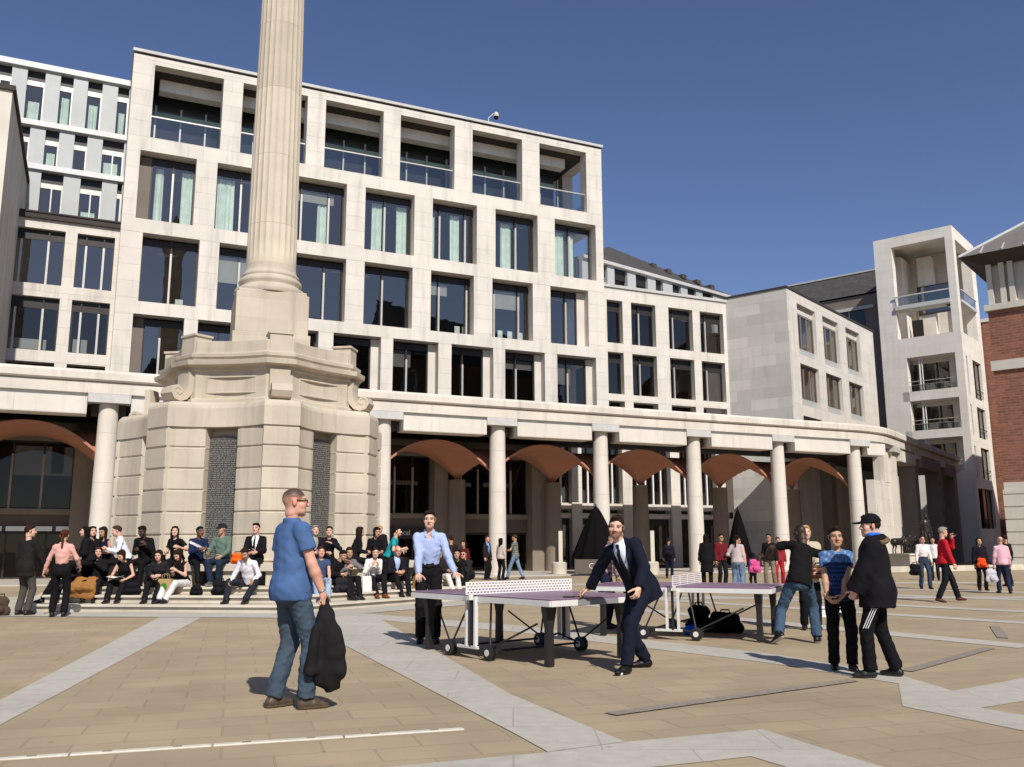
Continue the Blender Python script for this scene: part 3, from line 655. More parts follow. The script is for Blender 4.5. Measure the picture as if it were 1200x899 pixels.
def text(name, s, size, m, loc, rz, parent=None, ext=.006, rx=pi / 2):
    c = bpy.data.curves.new(name, 'FONT'); c.body = s; c.size = size; c.extrude = ext; c.align_x = 'LEFT'
    t = bpy.data.objects.new(name, c); COL.objects.link(t)
    dg = bpy.context.evaluated_depsgraph_get(); me = bpy.data.meshes.new_from_object(t.evaluated_get(dg))
    bpy.data.objects.remove(t); me.materials.clear(); me.materials.append(m)
    o = bpy.data.objects.new(name, me); put(o, parent); o.location = loc; o.rotation_euler = (rx, 0, rz); return o
b = MB(); b.box(-5.3, -1.3, 5.80, 5.88, 1.72, 2.3); sg = b.obj('sign_board', DMET, sf)
text('sign_lettering', "Sainsbury's", .36, mat('red_letter', (.45, .03, .02), .5, 0), (-5.0, 5.79, 1.92), 0, sg)
text('sign_lettering', "Local", .36, mat('white_letter', (.6, .58, .55), .5, 0), (-3.02, 5.79, 1.92), 0, sg)

# ================================================================ monument
mo = thing('column_monument', 'fluted stone column on a scrolled hexagonal plinth ringed by steps', 'monument', (CX, CY, 0), 0)
def hx(R): return [(x - CX, y - CY) for x, y in hexo(R)]
b = MB(); z = 0
for R, h in ((6.1, .17), (5.65, .17), (5.2, .16)):
    b.prism(hx(R - .07), z, z + h - .055); b.prism(hx(R), z + h - .05, z + h, 0, None, hx(R - .012)); z += h
b.prism(hx(4.15), .5, .82, 1); b.prism(hx(4.72), .82, .98)
for k in range(6):
    p, q = Vector(hx(4.5)[k]), Vector(hx(4.5)[(k + 1) % 6])
    for f_ in (.06, .28, .5, .72, .94):
        c = p.lerp(q, f_); d = (q - p).normalized(); M = Matrix.Translation((c.x, c.y, 0)) @ Matrix.Rotation(math.atan2(d.y, d.x), 4, 'Z')
        b.box(-.14, .14, -.1, .35, .5, .815, 0, M)
STEP = mat('step_stone', (.55, .50, .41), .85, .12, 1.5, bump=.3, bs=20, spec=.12, streak=.3, big=.1)
b.obj('steps', [STEP, DARKST], mo, bevel=.012)
def star(rs, hw, dep, notch=None, n=10):
    # outline of a hexagon with flat piers and concave sides
    P = []
    for k in range(6):
        a = MR + k * pi / 3; a2 = a + pi / 3; r1, r2 = rs[k], rs[(k + 1) % 6]
        n1 = Vector((sin(a), -cos(a))); t1 = Vector((cos(a), sin(a))); n2 = Vector((sin(a2), -cos(a2))); t2 = Vector((cos(a2), sin(a2)))
        p0 = n1 * r1 + t1 * hw; p1 = n2 * r2 - t2 * hw; mid = (p0 + p1) / 2; out = (n1 + n2).normalized()
        P.append(n1 * r1 - t1 * hw); P.append(p0)
        q0 = p0 - n1 * .12 if notch is not None else p0; q1 = p1 - n2 * .12 if notch is not None else p1
        ctl = mid - out * dep * 2
        pts = [((1 - s) ** 2 * q0 + 2 * s * (1 - s) * ctl + s * s * q1) for s in [i / (n + 1) for i in range(0, n + 2)]]
        if notch is None: P += pts[1:-1]
        else:
            d = (pts[n // 2 + 1] - pts[n // 2]).normalized(); c = (pts[n // 2 + 1] + pts[n // 2]) / 2
            P += [p for p in pts if (p - c).dot(d) < -notch]; P += [c - d * notch, c - d * notch - out * .38, c + d * notch - out * .38, c + d * notch]; P += [p for p in pts if (p - c).dot(d) > notch]
            NCH.append((c, d, out))
    return [(p.x, p.y) for p in P]
def inset(P, e): return [(x * (1 - e / math.hypot(x, y)), y * (1 - e / math.hypot(x, y))) for x, y in P]
NCH = []
RS = [3.2, 3.1, 4.08, 3.2, 4.02, 3.2]
A = star(RS, .43, .34, .41)
nch = NCH[:]
b = MB(); zj = [.98, 1.62, 2.16, 2.69, 3.21, 3.73, 4.2]
rings = []
for i in range(len(zj) - 1):
    z0, z1 = zj[i], zj[i + 1]
    for e, zz in ((.045, z0), (.045, z0 + .035), (0.005, z0 + .05), (0, z1 - .01)): rings.append([(x, y, zz) for x, y in inset(A, e + (.018 if i % 2 else 0) * 0)])
rings.append([(x, y, 4.2) for x, y in inset(A, .045)]); rings.append([(x, y, 4.25) for x, y in inset(A, .045)])
b.rings(rings)
Bp = star(RS, .43, .40)
b.rings([[(x, y, zz) for x, y in inset(Bp, e)] for e, zz in ((.0, 4.25), (0, 4.72), (.03, 4.80), (.12, 4.88), (.5, 4.92))])
b.obj('base_block', MON, mo, bevel=.008)
GR = mat('bronze_grille', (.10, .095, .085), .5, .3, 14, spec=.4, metal=.3)
for k, (c, d, out) in enumerate(nch):
    M = Matrix(((d.x, -out.x, 0, c.x), (d.y, -out.y, 0, c.y), (0, 0, 1, 0), (0, 0, 0, 1)))
    b = MB(); b.box(-.40, .40, .24, .37, .98, 3.95, 0, M)
    b.prism([(-.4 * cos(pi * i / 12), .0 + .12 * sin(pi * i / 12)) for i in range(13)][::-1], .24, .30, 0, M @ Matrix.Translation((0, 0.54, 3.95)) @ Matrix.Rotation(pi / 2, 4, 'X'))
    for j in range(56):
        zz = 1.02 + j * .0525
        x = -.39
        while x < .38:
            w_ = RNG.uniform(.03, .11); b.box(x, min(x + w_, .39), .22 - RNG.uniform(0, .012), .245, zz, zz + .034, 1, M); x += w_ + RNG.uniform(.008, .03)
    b.obj('grille_panel', [GR, mat('worn_bronze_slat', (.19, .18, .165), .5, .3, 14, spec=.4, metal=.2)], mo)
# attic with cornice
AR = [2.42, 2.42, 2.8, 2.42, 2.8, 2.42]
C_ = star(AR, .33, .12)
b = MB()
b.rings([[(x, y, zz) for x, y in inset(C_, e)] for e, zz in ((-.1, 4.88), (-.1, 5.0), (0, 5.04), (0, 5.72), (-.06, 5.74), (-.06, 5.82), (-.27, 5.86), (-.29, 5.98), (-.10, 6.02), (-.16, 6.08), (-.17, 6.16), (-.02, 6.22), (-.02, 6.5), (.2, 6.56), (.7, 6.62))])
for k in range(6):
    a = MR + k * pi / 3; r = AR[k]
    M = Matrix.Rotation(a, 4, 'Z')
    b.box(-.27, .27, -(r + .05), -(r - .45), 6.2, 6.66, 0, M); b.box(-.31, .31, -(r + .08), -(r - .47), 6.66, 6.72, 0, M)
    a2 = a + pi / 6; ap = (AR[k] + AR[(k + 1) % 6]) / 2 * cos(pi / 6) + .165 - .085; M2 = Matrix.Rotation(a2, 4, 'Z')
    if True:
        for x0, x1, z0, z1 in ((-.66, .66, 5.56, 5.6), (-.66, .66, 5.16, 5.2), (-.66, -.62, 5.2, 5.56), (.62, .66, 5.2, 5.56)): b.box(x0, x1, -(ap + .035), -(ap - .2), z0, z1, 0, M2)
b.obj('attic', MON, mo, bevel=.006)
for k in range(6):
    a = MR + k * pi / 3; r = AR[k] - 2.42 + (.45 if k in (2, 4) else 0)
    pth = [(2.50, 5.74), (2.47, 5.55), (2.47, 5.36), (2.52, 5.18), (2.62, 5.05), (2.76, 4.99), (2.90, 5.03), (2.97, 5.14), (2.94, 5.26), (2.84, 5.31), (2.75, 5.26), (2.73, 5.17), (2.79, 5.12), (2.85, 5.16)]
    if k in (2, 4): pth = [(q * 1.0, z - .28 * (1 if z < 5.5 else .3)) for q, z in pth]
    th_ = [.12, .13, .14, .13, .11, .09, .08, .07, .065, .06, .05, .045, .04, .03]
    M = Matrix.Rotation(a, 4, 'Z'); b = MB(); rg = []
    for i, (q, z) in enumerate(pth):
        p = Vector((q, z)); d = (Vector(pth[min(i + 1, len(pth) - 1)]) - Vector(pth[max(i - 1, 0)])).normalized(); n_ = Vector((-d.y, d.x)) * th_[i] * .6
        w_ = .25
        rg.append([tuple(M @ Vector((x, -(s.x + r), s.y))) for x, s in ((-w_, p + n_), (-w_ * .35, p + n_ * 1.25), (w_ * .35, p + n_ * 1.25), (w_, p + n_), (w_, p - n_), (w_ * .35, p - n_ * 1.25), (-w_ * .35, p - n_ * 1.25), (-w_, p - n_))])
    b.rings(rg)
    zc = 5.15 - (.28 if k in (2, 4) else 0)
    b.prism([(.15 * cos(2 * pi * i / 16), .15 * sin(2 * pi * i / 16)) for i in range(16)], -.235, .235, 0, M @ Matrix.Translation((0, -(2.83 + r), zc)) @ Matrix.Rotation(pi / 2, 4, 'Y'))
    b.prism([(-.22, 0), (.22, 0), (.22, .5), (-.22, .5)], 4.9 - (.2 if k in (2, 4) else 0), 5.3, 0, M @ Matrix.Translation((0, -(2.45 + r), 0)))
    b.obj('scroll_bracket', MON, mo, smooth=True, ang=40)
# pedestal, base mouldings, shaft
b = MB(); M = Matrix.Rotation(MR - rad(2), 4, 'Z')
b.box(-1.02, 1.02, -1.02, 1.02, 6.5, 7.0, 0, M); b.box(-.96, .96, -.96, .96, 7.0, 8.12, 0, M); b.box(-.90, .90, -.90, .90, 8.12, 8.22, 0, M)
b.obj('pedestal', MON, mo, bevel=.02)
b = MB(); b.lathe([(.95, 8.22), (.98, 8.30), (.95, 8.38), (.86, 8.42), (.82, 8.47), (.82, 8.50), (.86, 8.55), (.87, 8.61), (.84, 8.67), (.78, 8.70), (.76, 8.74), (.78, 8.78), (.77, 8.83), (.72, 8.86), (.70, 8.95), (.685, 9.1)], 64); b.obj('base_moulding', MON, mo, smooth=True, ang=50)
b = MB(); n_ = 24 * 8; rg = []
zz = [9.1, 9.28, 9.36] + [9.36 + (20.8 - 9.36) * i / 24 for i in range(1, 25)]
for i, z in enumerate(zz):
    q = (z - 9.1) / 11.7; r = .685 - .115 * q ** 1.25
    dd = 0 if i < 2 else .032
    rg.append([((r - dd * max(0, sin(pi * ((j % 8) / 8))) ** .8) * cos(2 * pi * j / n_), (r - dd * max(0, sin(pi * ((j % 8) / 8))) ** .8) * sin(2 * pi * j / n_), z) for j in range(n_)])
b.rings(rg)
SHAFT = mat('shaft_stone', (.55, .485, .385), .85, .08, 1.5, bump=.2, bs=20, spec=.12, streak=.2, joints=(40, 2.05, .006, .85, .12, 'xz'), big=.08)
b.obj('shaft', SHAFT, mo, smooth=True, ang=60)
b = MB(); b.lathe([(.57, 20.8), (.62, 20.85), (.62, 20.95), (.58, 21.0), (.6, 21.3), (.85, 21.9), (.85, 22.05)], 32); b.box(-.95, .95, -.95, .95, 22.05, 22.25); b.lathe([(.2, 22.25), (.3, 22.5), (.55, 23), (.5, 23.3), (.3, 23.7), (.05, 24.3)], 24); b.obj('capital', MON, mo, smooth=True, ang=40)

# ================================================================ closed parasols, posts, sign barrier
def parasol(x, y, h, r0, label, s=0):
    p = thing('closed_parasol', label, 'parasol', (x, y, 0), rad(20 + s))
    b = MB(); b.lathe([(.32, 0), (.32, .06), (.05, .1)], 24); b.obj('base', DMET, p)
    b = MB(); b.lathe([(.035, .1), (.035, h + .1)], 12); b.obj('pole', DMET, p)
    b = MB(); rg = []; n = 48
    for q in np.linspace(0, 1, 22):
        z = h - (h - .35) * q; r = r0 * (.03 + .97 * q ** .78) * (1 - .12 * max(0, q - .85) / .15)
        rg.append([(r * (1 + (.03 + .06 * q) * cos(10 * 2 * pi * j / n + .6 * q)) * cos(2 * pi * j / n), r * (1 + (.03 + .06 * q) * cos(10 * 2 * pi * j / n + .6 * q)) * sin(2 * pi * j / n), z + .05 * sin(8 * 2 * pi * j / n + 1) * q) for j in range(n)])
    b.rings(rg); b.obj('canopy', mat('black_canvas', (.0045, .004, .0045), .9, .2, 5, spec=.08), p, smooth=True, ang=60)
parasol(4.0, 43.8, 3.22, 1.28, 'wide black closed parasol beside the barrier lettered CORNEY')
parasol(12.2, 49.5, 3.3, .72, 'narrow black closed parasol behind the group with the pink backpack', 15)
for x, y, l in ((2.2, 43.6, 'white post on a round stone base left of the wide black parasol'), (6.6, 43.9, 'white post on a round stone base right of the man in the navy suit')):
    p = thing('light_post', l, 'post', (x, y, 0), 0)
    b = MB(); b.lathe([(.36, 0), (.36, .55), (.3, .6), (.1, .6)], 28); b.obj('base', STEP, p, smooth=True)
    b = MB(); b.box(-.02, .17, -.08, .08, .55, 2.05); b.obj('shaft', mat('cream_paint', (.6, .56, .46), .5), p, bevel=.01)
sb = thing('sign_barrier', 'low brown canvas barrier lettered CORNEY at the edge of the terrace', 'barrier', (2.86, 42.2, 0), rad(4))
b = MB(); b.box(-.02, 3.0, -.03, .03, .10, .74); b.obj('panel', mat('taupe_canvas', (.115, .095, .08), .8, .1), sb)
b = MB()
for x in (0, 1.5, 3.0): b.box(x - .03, x + .03, -.02, .02, 0, .78); b.box(x - .2, x + .2, -.15, .15, 0, .03)
b.obj('frame', DMET, sb)
text('lettering', 'CORNEY', .34, mat('white_letter', (.6, .58, .55), .5, 0), (.62, -.035, .33), 0, sb, .004)
# ================================================================ table tennis tables
PURP = mat('purple_table_top', (.19, .10, .17), .38, .05, 6, spec=.5)
SILV = mat('silver_frame', (.66, .65, .62), .4, .06, 8, spec=.5)
NETW = mat('white_net_plastic', (.80, .78, .78), .4, .03, 5, spec=.4)
BLKP = mat('black_table_plastic', (.018, .016, .017), .45, .15, 7, spec=.4)
def tt_table(label, x, y, ang, slots=False):
    # origin below the near right corner; local +X runs along the length, +Y across
    t = thing('table_tennis_table', label, 'table', (x, y, 0), ang, 'outdoor table tennis tables')
    L, Wd, Z = 2.74, 1.525, .76
    b = MB(); b.box(0, L / 2 - .008, 0, Wd, Z - .018, Z); b.box(L / 2 + .008, L, 0, Wd, Z - .018, Z)
    tp = b.obj('table_top', PURP, t, bevel=.003)
    b = MB(); zz = Z + .0012
    for x0, x1 in ((.0, L / 2 - .01), (L / 2 + .01, L)):
        b.quad((x0, .0, zz), (x1, .0, zz), (x1, .02, zz), (x0, .02, zz)); b.quad((x0, Wd - .02, zz), (x1, Wd - .02, zz), (x1, Wd, zz), (x0, Wd, zz)); b.quad((x0, Wd / 2 - .0015, zz), (x1, Wd / 2 - .0015, zz), (x1, Wd / 2 + .0015, zz), (x0, Wd / 2 + .0015, zz))
    b.quad((0, .02, zz), (.02, .02, zz), (.02, Wd - .02, zz), (0, Wd - .02, zz)); b.quad((L - .02, .02, zz), (L, .02, zz), (L, Wd - .02, zz), (L - .02, Wd - .02, zz)); b.obj('line', NETW, tp)
    b = MB()
    for x0, x1 in ((.0, L / 2 - .03), (L / 2 + .03, L)):
        b.box(x0, x1, -.012, .012, Z - .085, Z - .0185); b.box(x0, x1, Wd - .012, Wd + .012, Z - .085, Z - .0185)
    b.box(L - .012, L + .012, .013, .42, Z - .085, Z - .0185); b.box(L - .012, L + .012, 1.1, Wd - .013, Z - .085, Z - .0185); b.box(L - .012, L + .012, .42, 1.1, Z - .085, Z - .0185, 1)
    b.box(-.012, .012, .013, Wd - .013, Z - .085, Z - .0185)
    b.obj('apron', [SILV, mat('grey_tray', (.22, .22, .23), .5)], t, bevel=.003)
    # net of perforated plastic
    b = MB(); y0, y1, nz, H = -.13, Wd + .13, 4, .1525; xx = L / 2
    if slots:
        for k in range(6): b.box(xx - .004, xx + .004, y0, y1, Z + .004 + k * .0285, Z + .004 + k * .0285 + .0135)
        for k in range(5): b.box(xx - .0035, xx + .0035, y0 + k * (y1 - y0 - .03) / 4, y0 + k * (y1 - y0 - .03) / 4 + .03, Z + .004, Z + .155)
    else:
        n = 34; cw = (y1 - y0) / n
        for k in range(5): b.box(xx - .004, xx + .004, y0, y1, Z + .004 + k * .0345, Z + .004 + k * .0345 + .014)
        for r_ in range(4):
            for k in range(n + 1):
                yy = y0 + (k + (.5 if r_ % 2 else 0)) * cw - .008
                if yy < y1 - .01: b.box(xx - .0035, xx + .0035, max(y0, yy), min(y1, yy + .017), Z + .018 + r_ * .0345, Z + .0385 + r_ * .0345)
        b.box(xx - .0038, xx + .0038, y0 - .01, y0 + .012, Z + .004, Z + .156); b.box(xx - .0038, xx + .0038, y1 - .012, y1 + .01, Z + .004, Z + .156)
    b.obj('net', NETW, t)
    for yy in (-.045, Wd - .005):
        b = MB()
        for dx in (-.14, -.05, .03): b.box(xx + dx, xx + dx + (.035 if dx != -.05 else .03), yy, yy + .05, .14, Z - .02, 0 if dx != -.05 else 1)
        b.box(xx - .30, xx + .10, yy + .002, yy + .048, .12, .155); b.box(xx - .03, xx + .03, yy - .06, yy + .002, Z - .06, Z + .02)
        b.obj('upright', [SILV, BLKP], t, bevel=.003)
    for yy in (-.0, Wd):
        for sx in (-.48, .30):
            b = MB(); b.rings([[(xx + sx + (.09 + e) * cos(2 * pi * i / 24) * 1, yy + dy, .095 + (.09 + e) * sin(2 * pi * i / 24)) for i in range(24)] for dy, e in ((-.05, -.015), (-.045, 0), (-.015, 0), (-.01, -.03), (.01, -.03), (.015, 0), (.045, 0), (.05, -.015))]); wo = b.obj('wheel', BLKP, t, smooth=True, ang=40)
            b = MB(); b.rings([[(xx + sx + .04 * cos(2 * pi * i / 12), yy + dy, .095 + .04 * sin(2 * pi * i / 12)) for i in range(12)] for dy in (-.056, .056)]); b.obj('hub', SILV, wo)
        b = MB(); b.tube([(xx - .48, yy, .10), (xx - .12, yy, .20), (xx + .30, yy, .10)], .014); b.obj('axle_bar', BLKP, t)
        for sx, ex in ((-.48, .42), (.30, L - .42)):
            b = MB(); b.tube([(xx + sx, yy, .12), (xx + sx * .75 + (.12 if sx < 0 else -.05), yy + (.12 if yy < .5 else -.12), Z - .09)], .013); b.tube([(xx + sx, yy, .14), (ex, yy + (.18 if yy < .5 else -.18), Z - .30)], .012); b.obj('strut', BLKP, t)
    b = MB(); b.tube([(xx - .48, 0, .11), (xx - .48, Wd, .11)], .014); b.tube([(xx + .30, 0, .11), (xx + .30, Wd, .11)], .014); b.obj('cross_bar', BLKP, t)
    for lx in (.20, L - .20):
        for ly in (.16, Wd - .16):
            b = MB(); rg = []
            for z, w_, d_ in ((0, .042, .038), (.03, .046, .042), (.42, .042, .036), (.52, .058, .042), (.62, .078, .048), (Z - .02, .085, .05)):
                rg.append([(lx + sx * d_, ly + sy * w_, z) for sx, sy in ((-1, -1), (1, -1), (1, 1), (-1, 1))])
            b.rings(rg); b.obj('leg', BLKP, t, bevel=.006)
    return t
T1 = ((-1.36, 12.48), math.atan2(-.76, .65)); T2 = ((1.13, 14.15), math.atan2(-.42, .90))
tt_table('nearer purple table tennis table with hole-punched white net beside the navy suited man', T1[0][0], T1[0][1], T1[1])
tt_table('farther purple table tennis table with slotted white net and bags lying under it', T2[0][0], T2[0][1], T2[1], True)
# ================================================================ figures: smooth bodies and clothes grown from distance fields
V3 = lambda *a: np.array(a, dtype=float)
def nrm(v): v = np.asarray(v, float); return v / (np.linalg.norm(v) + 1e-12)
def rotm(ax, deg):
    a = nrm(ax); t = rad(deg); K = np.array([[0, -a[2], a[1]], [a[2], 0, -a[0]], [-a[1], a[0], 0]])
    return np.eye(3) + sin(t) * K + (1 - cos(t)) * K @ K
def basis(z, hint):
    z = nrm(z); x = np.cross(hint, z); x = nrm(x); return x, np.cross(z, x), z

class Vol:
    def __init__(s, lo, hi, h):
        s.lo = np.asarray(lo, float); s.h = h; n = np.ceil((np.asarray(hi) - s.lo) / h).astype(int) + 1
        s.n = n; s.D = np.full(n, 1.0, np.float32)
        s.ax = [(s.lo[i] + h * np.arange(n[i])).astype(np.float32) for i in range(3)]
    def box(s, lo, hi, m):
        i0 = np.clip(np.floor((np.minimum(lo, hi) - m - s.lo) / s.h).astype(int), 0, s.n); i1 = np.clip(np.ceil((np.maximum(lo, hi) + m - s.lo) / s.h).astype(int) + 1, 0, s.n)
        if (i1 <= i0).any(): return None, None
        sl = tuple(slice(a, b) for a, b in zip(i0, i1))
        P = np.meshgrid(*[s.ax[i][sl[i]] for i in range(3)], indexing='ij')
        return sl, np.stack(P, -1)
    def comb(s, sl, d, k, op):
        A = s.D[sl]
        if op == '+':
            if k > 0:
                h = np.clip(.5 + .5 * (A - d) / k, 0, 1); s.D[sl] = A * (1 - h) + d * h - k * h * (1 - h)
            else: s.D[sl] = np.minimum(A, d)
        else:
            if k > 0:
                h = np.clip(.5 - .5 * (A + d) / k, 0, 1); s.D[sl] = A * (1 - h) - d * h + k * h * (1 - h)
            else: s.D[sl] = np.maximum(A, -d)
    def cap(s, a, b, ra, rb, k=.02, flat=None, q=None, op='+', cut=None):
        # tapered capsule; flat: axis vector squashed by factor q; cut: keep only before b (flat end)
        a = np.asarray(a, float); b = np.asarray(b, float); r = max(ra, rb); sl, P = s.box(np.minimum(a, b), np.maximum(a, b), r + k + 2 * s.h)
        if sl is None: return s
        ba = b - a; L2_ = ba @ ba + 1e-9; pa = P - a.astype(np.float32)
        t = np.clip((pa @ ba.astype(np.float32)) / L2_, 0, 1)
        v = pa - t[..., None] * ba.astype(np.float32)
        if flat is not None:
            f = nrm(flat).astype(np.float32); c = v @ f; v = v + (c * (1 / q - 1))[..., None] * f
            d = (np.sqrt((v * v).sum(-1)) - (ra + (rb - ra) * t))
            d = d * np.where(d > 0, 1, 1) * (.5 + .5 * q)
        else: d = np.sqrt((v * v).sum(-1)) - (ra + (rb - ra) * t)
        if cut is not None:
            if 'b' in cut: d = np.maximum(d, (P - b.astype(np.float32)) @ nrm(ba).astype(np.float32))
            if 'a' in cut: d = np.maximum(d, -(pa @ nrm(ba).astype(np.float32)))
        s.comb(sl, d, k, op); return s
    def ell(s, c, M, r, k=.02, op='+'):
        c = np.asarray(c, float); r = np.asarray(r, float); R = r.max(); sl, P = s.box(c - R, c + R, k + 2 * s.h)
        if sl is None: return s
        q = (P - c.astype(np.float32)) @ np.asarray(M, np.float32).T   # M rows: axes
        k0 = np.sqrt(((q / r) ** 2).sum(-1)); k1 = np.sqrt(((q / (r * r)) ** 2).sum(-1)) + 1e-6
        s.comb(sl, k0 * (k0 - 1) / k1, k, op); return s
    def plane(s, p, n): # remove the side the normal points to
        n = nrm(n).astype(np.float32); X = s.ax[0][:, None, None] * n[0] + s.ax[1][None, :, None] * n[1] + s.ax[2][None, None, :] * n[2] - float(np.dot(p, n))
        s.D = np.maximum(s.D, X); return s
    def folds(s, amp, seed, wl=(.06, .15), zs=1.):
        m = np.abs(s.D) < .035; I = np.argwhere(m); P = s.lo + s.h * I; r = np.random.default_rng(seed); o = np.zeros(len(I))
        for i in range(7):
            k = r.normal(size=3) * (1, 1, zs); k = nrm(k) * 2 * pi / r.uniform(*wl); o += 1.02 - 1.6 * np.abs(np.sin(.5 * (P @ k) + r.uniform(0, 6) + .9 * np.sin(P @ np.roll(k, 1) * .35)))
        s.D[m] += amp * np.clip(o / 2.2, -1.4, .45); return s
    def mesh(s):
        D = s.D; S = D < 0
        c = sum(S[i:S.shape[0] - 1 + i, j:S.shape[1] - 1 + j, k:S.shape[2] - 1 + k].astype(np.int8) for i in (0, 1) for j in (0, 1) for k in (0, 1))
        ids = np.argwhere((c > 0) & (c < 8))
        if len(ids) == 0: return np.zeros((0, 3)), np.zeros((0, 4), int)
        idx = -np.ones(c.shape, int); idx[tuple(ids.T)] = np.arange(len(ids))
        acc = np.zeros((len(ids), 3)); cnt = np.zeros(len(ids))
        cr = [(i, j, k) for i in (0, 1) for j in (0, 1) for k in (0, 1)]
        for a in cr:
            for x in range(3):
                if a[x] == 0:
                    b = list(a); b[x] = 1
                    va = D[tuple((ids + a).T)]; vb = D[tuple((ids + b).T)]; m = (va < 0) != (vb < 0)
                    t = np.where(m, va / (va - vb + 1e-12), 0); p = np.array(a) + t[:, None] * (np.array(b) - np.array(a)); acc[m] += p[m]; cnt[m] += 1
        V = s.lo + s.h * (ids + acc / cnt[:, None]); Fs = []
        for x in range(3):
            y, z = (x + 1) % 3, (x + 2) % 3
            sl0 = [slice(None)] * 3; sl1 = [slice(None)] * 3; sl0[x] = slice(0, -1); sl1[x] = slice(1, None)
            e = S[tuple(sl0)] != S[tuple(sl1)]; E = np.argwhere(e)
            E = E[(E[:, y] > 0) & (E[:, z] > 0) & (E[:, y] < S.shape[y] - 1) & (E[:, z] < S.shape[z] - 1)]
            if not len(E): continue
            dy = np.zeros(3, int); dy[y] = 1; dz = np.zeros(3, int); dz[z] = 1
            q = np.stack([idx[tuple((E - dy - dz).T)], idx[tuple((E - dz).T)], idx[tuple(E.T)], idx[tuple((E - dy).T)]], 1)
            ins = S[tuple(E.T)]; q[~ins] = q[~ins][:, ::-1]; Fs.append(q)
        return V, np.concatenate(Fs)

def sobj(name, parts, m, parent, paint=None, base=None):
    V = []; Fc = []; n = 0
    for v, f in parts:
        V.append(v); Fc.append(f + n); n += len(v)
    V = np.concatenate(V); Fc = np.concatenate(Fc)
    me = bpy.data.meshes.new(name)
    me.vertices.add(len(V)); me.vertices.foreach_set('co', V.astype(np.float32).ravel())
    me.loops.add(Fc.size); me.loops.foreach_set('vertex_index', Fc.astype(np.int32).ravel())
    me.polygons.add(len(Fc)); me.polygons.foreach_set('loop_start', np.arange(0, Fc.size, 4, dtype=np.int32))
    me.polygons.foreach_set('use_smooth', np.ones(len(Fc), bool))
    me.update(calc_edges=True); me.materials.append(m)
    if paint is not None:
        C = np.ones((len(V), 4), np.float32); C[:, :3] = np.asarray(base); paint(V, C)
        a = me.color_attributes.new('Col', 'FLOAT_COLOR', 'POINT'); a.data.foreach_set('color', C.ravel())
    o = bpy.data.objects.new(name, me); put(o, parent); return o

def ccol(c): return lin(c) if isinstance(c, str) else c
def cloth(c, kind='cloth'):
    c = ccol(c); nm = '%s_%02x%02x%02x' % ((kind,) + tuple(int(min(1, x) * 255) for x in c))
    if kind == 'denim': return mat(nm, c, .85, .22, 5, bump=.45, bs=30, spec=.1, big=.0)
    return mat(nm, c, .85, .10, 9, bump=.35, bs=26, spec=.12)
SKINM = mat('skin', (.5, .3, .2), .5, .05, 12, bump=.05, bs=90, spec=.35, attr='Col')
SKINM.node_tree.nodes['Principled BSDF'].inputs['Subsurface Weight'].default_value = .12
SKINM.node_tree.nodes['Principled BSDF'].inputs['Subsurface Scale'].default_value = .02
PAINTM = mat('printed_cloth', (.5, .5, .5), .85, .06, 8, bump=.2, bs=45, spec=.12, attr='Col')
SHOEM = mat('shoe', (.5, .5, .5), .5, .1, 8, bump=.2, bs=40, spec=.35, attr='Col')
TONE = {'fair': (.60, .37, .27), 'pink': (.60, .32, .235), 'tan': (.46, .27, .17), 'olive': (.40, .235, .145), 'brown': (.16, .08, .048), 'dark': (.065, .035, .023)}
HAIRC = {'black': '#17120f', 'dark': '#2a1c15', 'brown': '#3e2a1d', 'auburn': '#4a2a1a', 'blond': '#b08d5a', 'grey': '#8c857c', 'buzz': '#33281f'}
RES = {'near': (.0115, .0046, .0044), 'mid': (.019, .0085, .0085), 'far': (.027, .013, .013)}

def ik(a, t, l1, l2, hint):
    a = np.asarray(a, float); t = np.asarray(t, float); d = t - a; L = np.linalg.norm(d); L = min(L, (l1 + l2) * .998); dn = nrm(d)
    x = (l1 * l1 - l2 * l2 + L * L) / (2 * L); y = math.sqrt(max(l1 * l1 - x * x, 0)); h = np.asarray(hint, float); h = nrm(h - dn * (h @ dn))
    return a + dn * x + h * y, a + dn * L

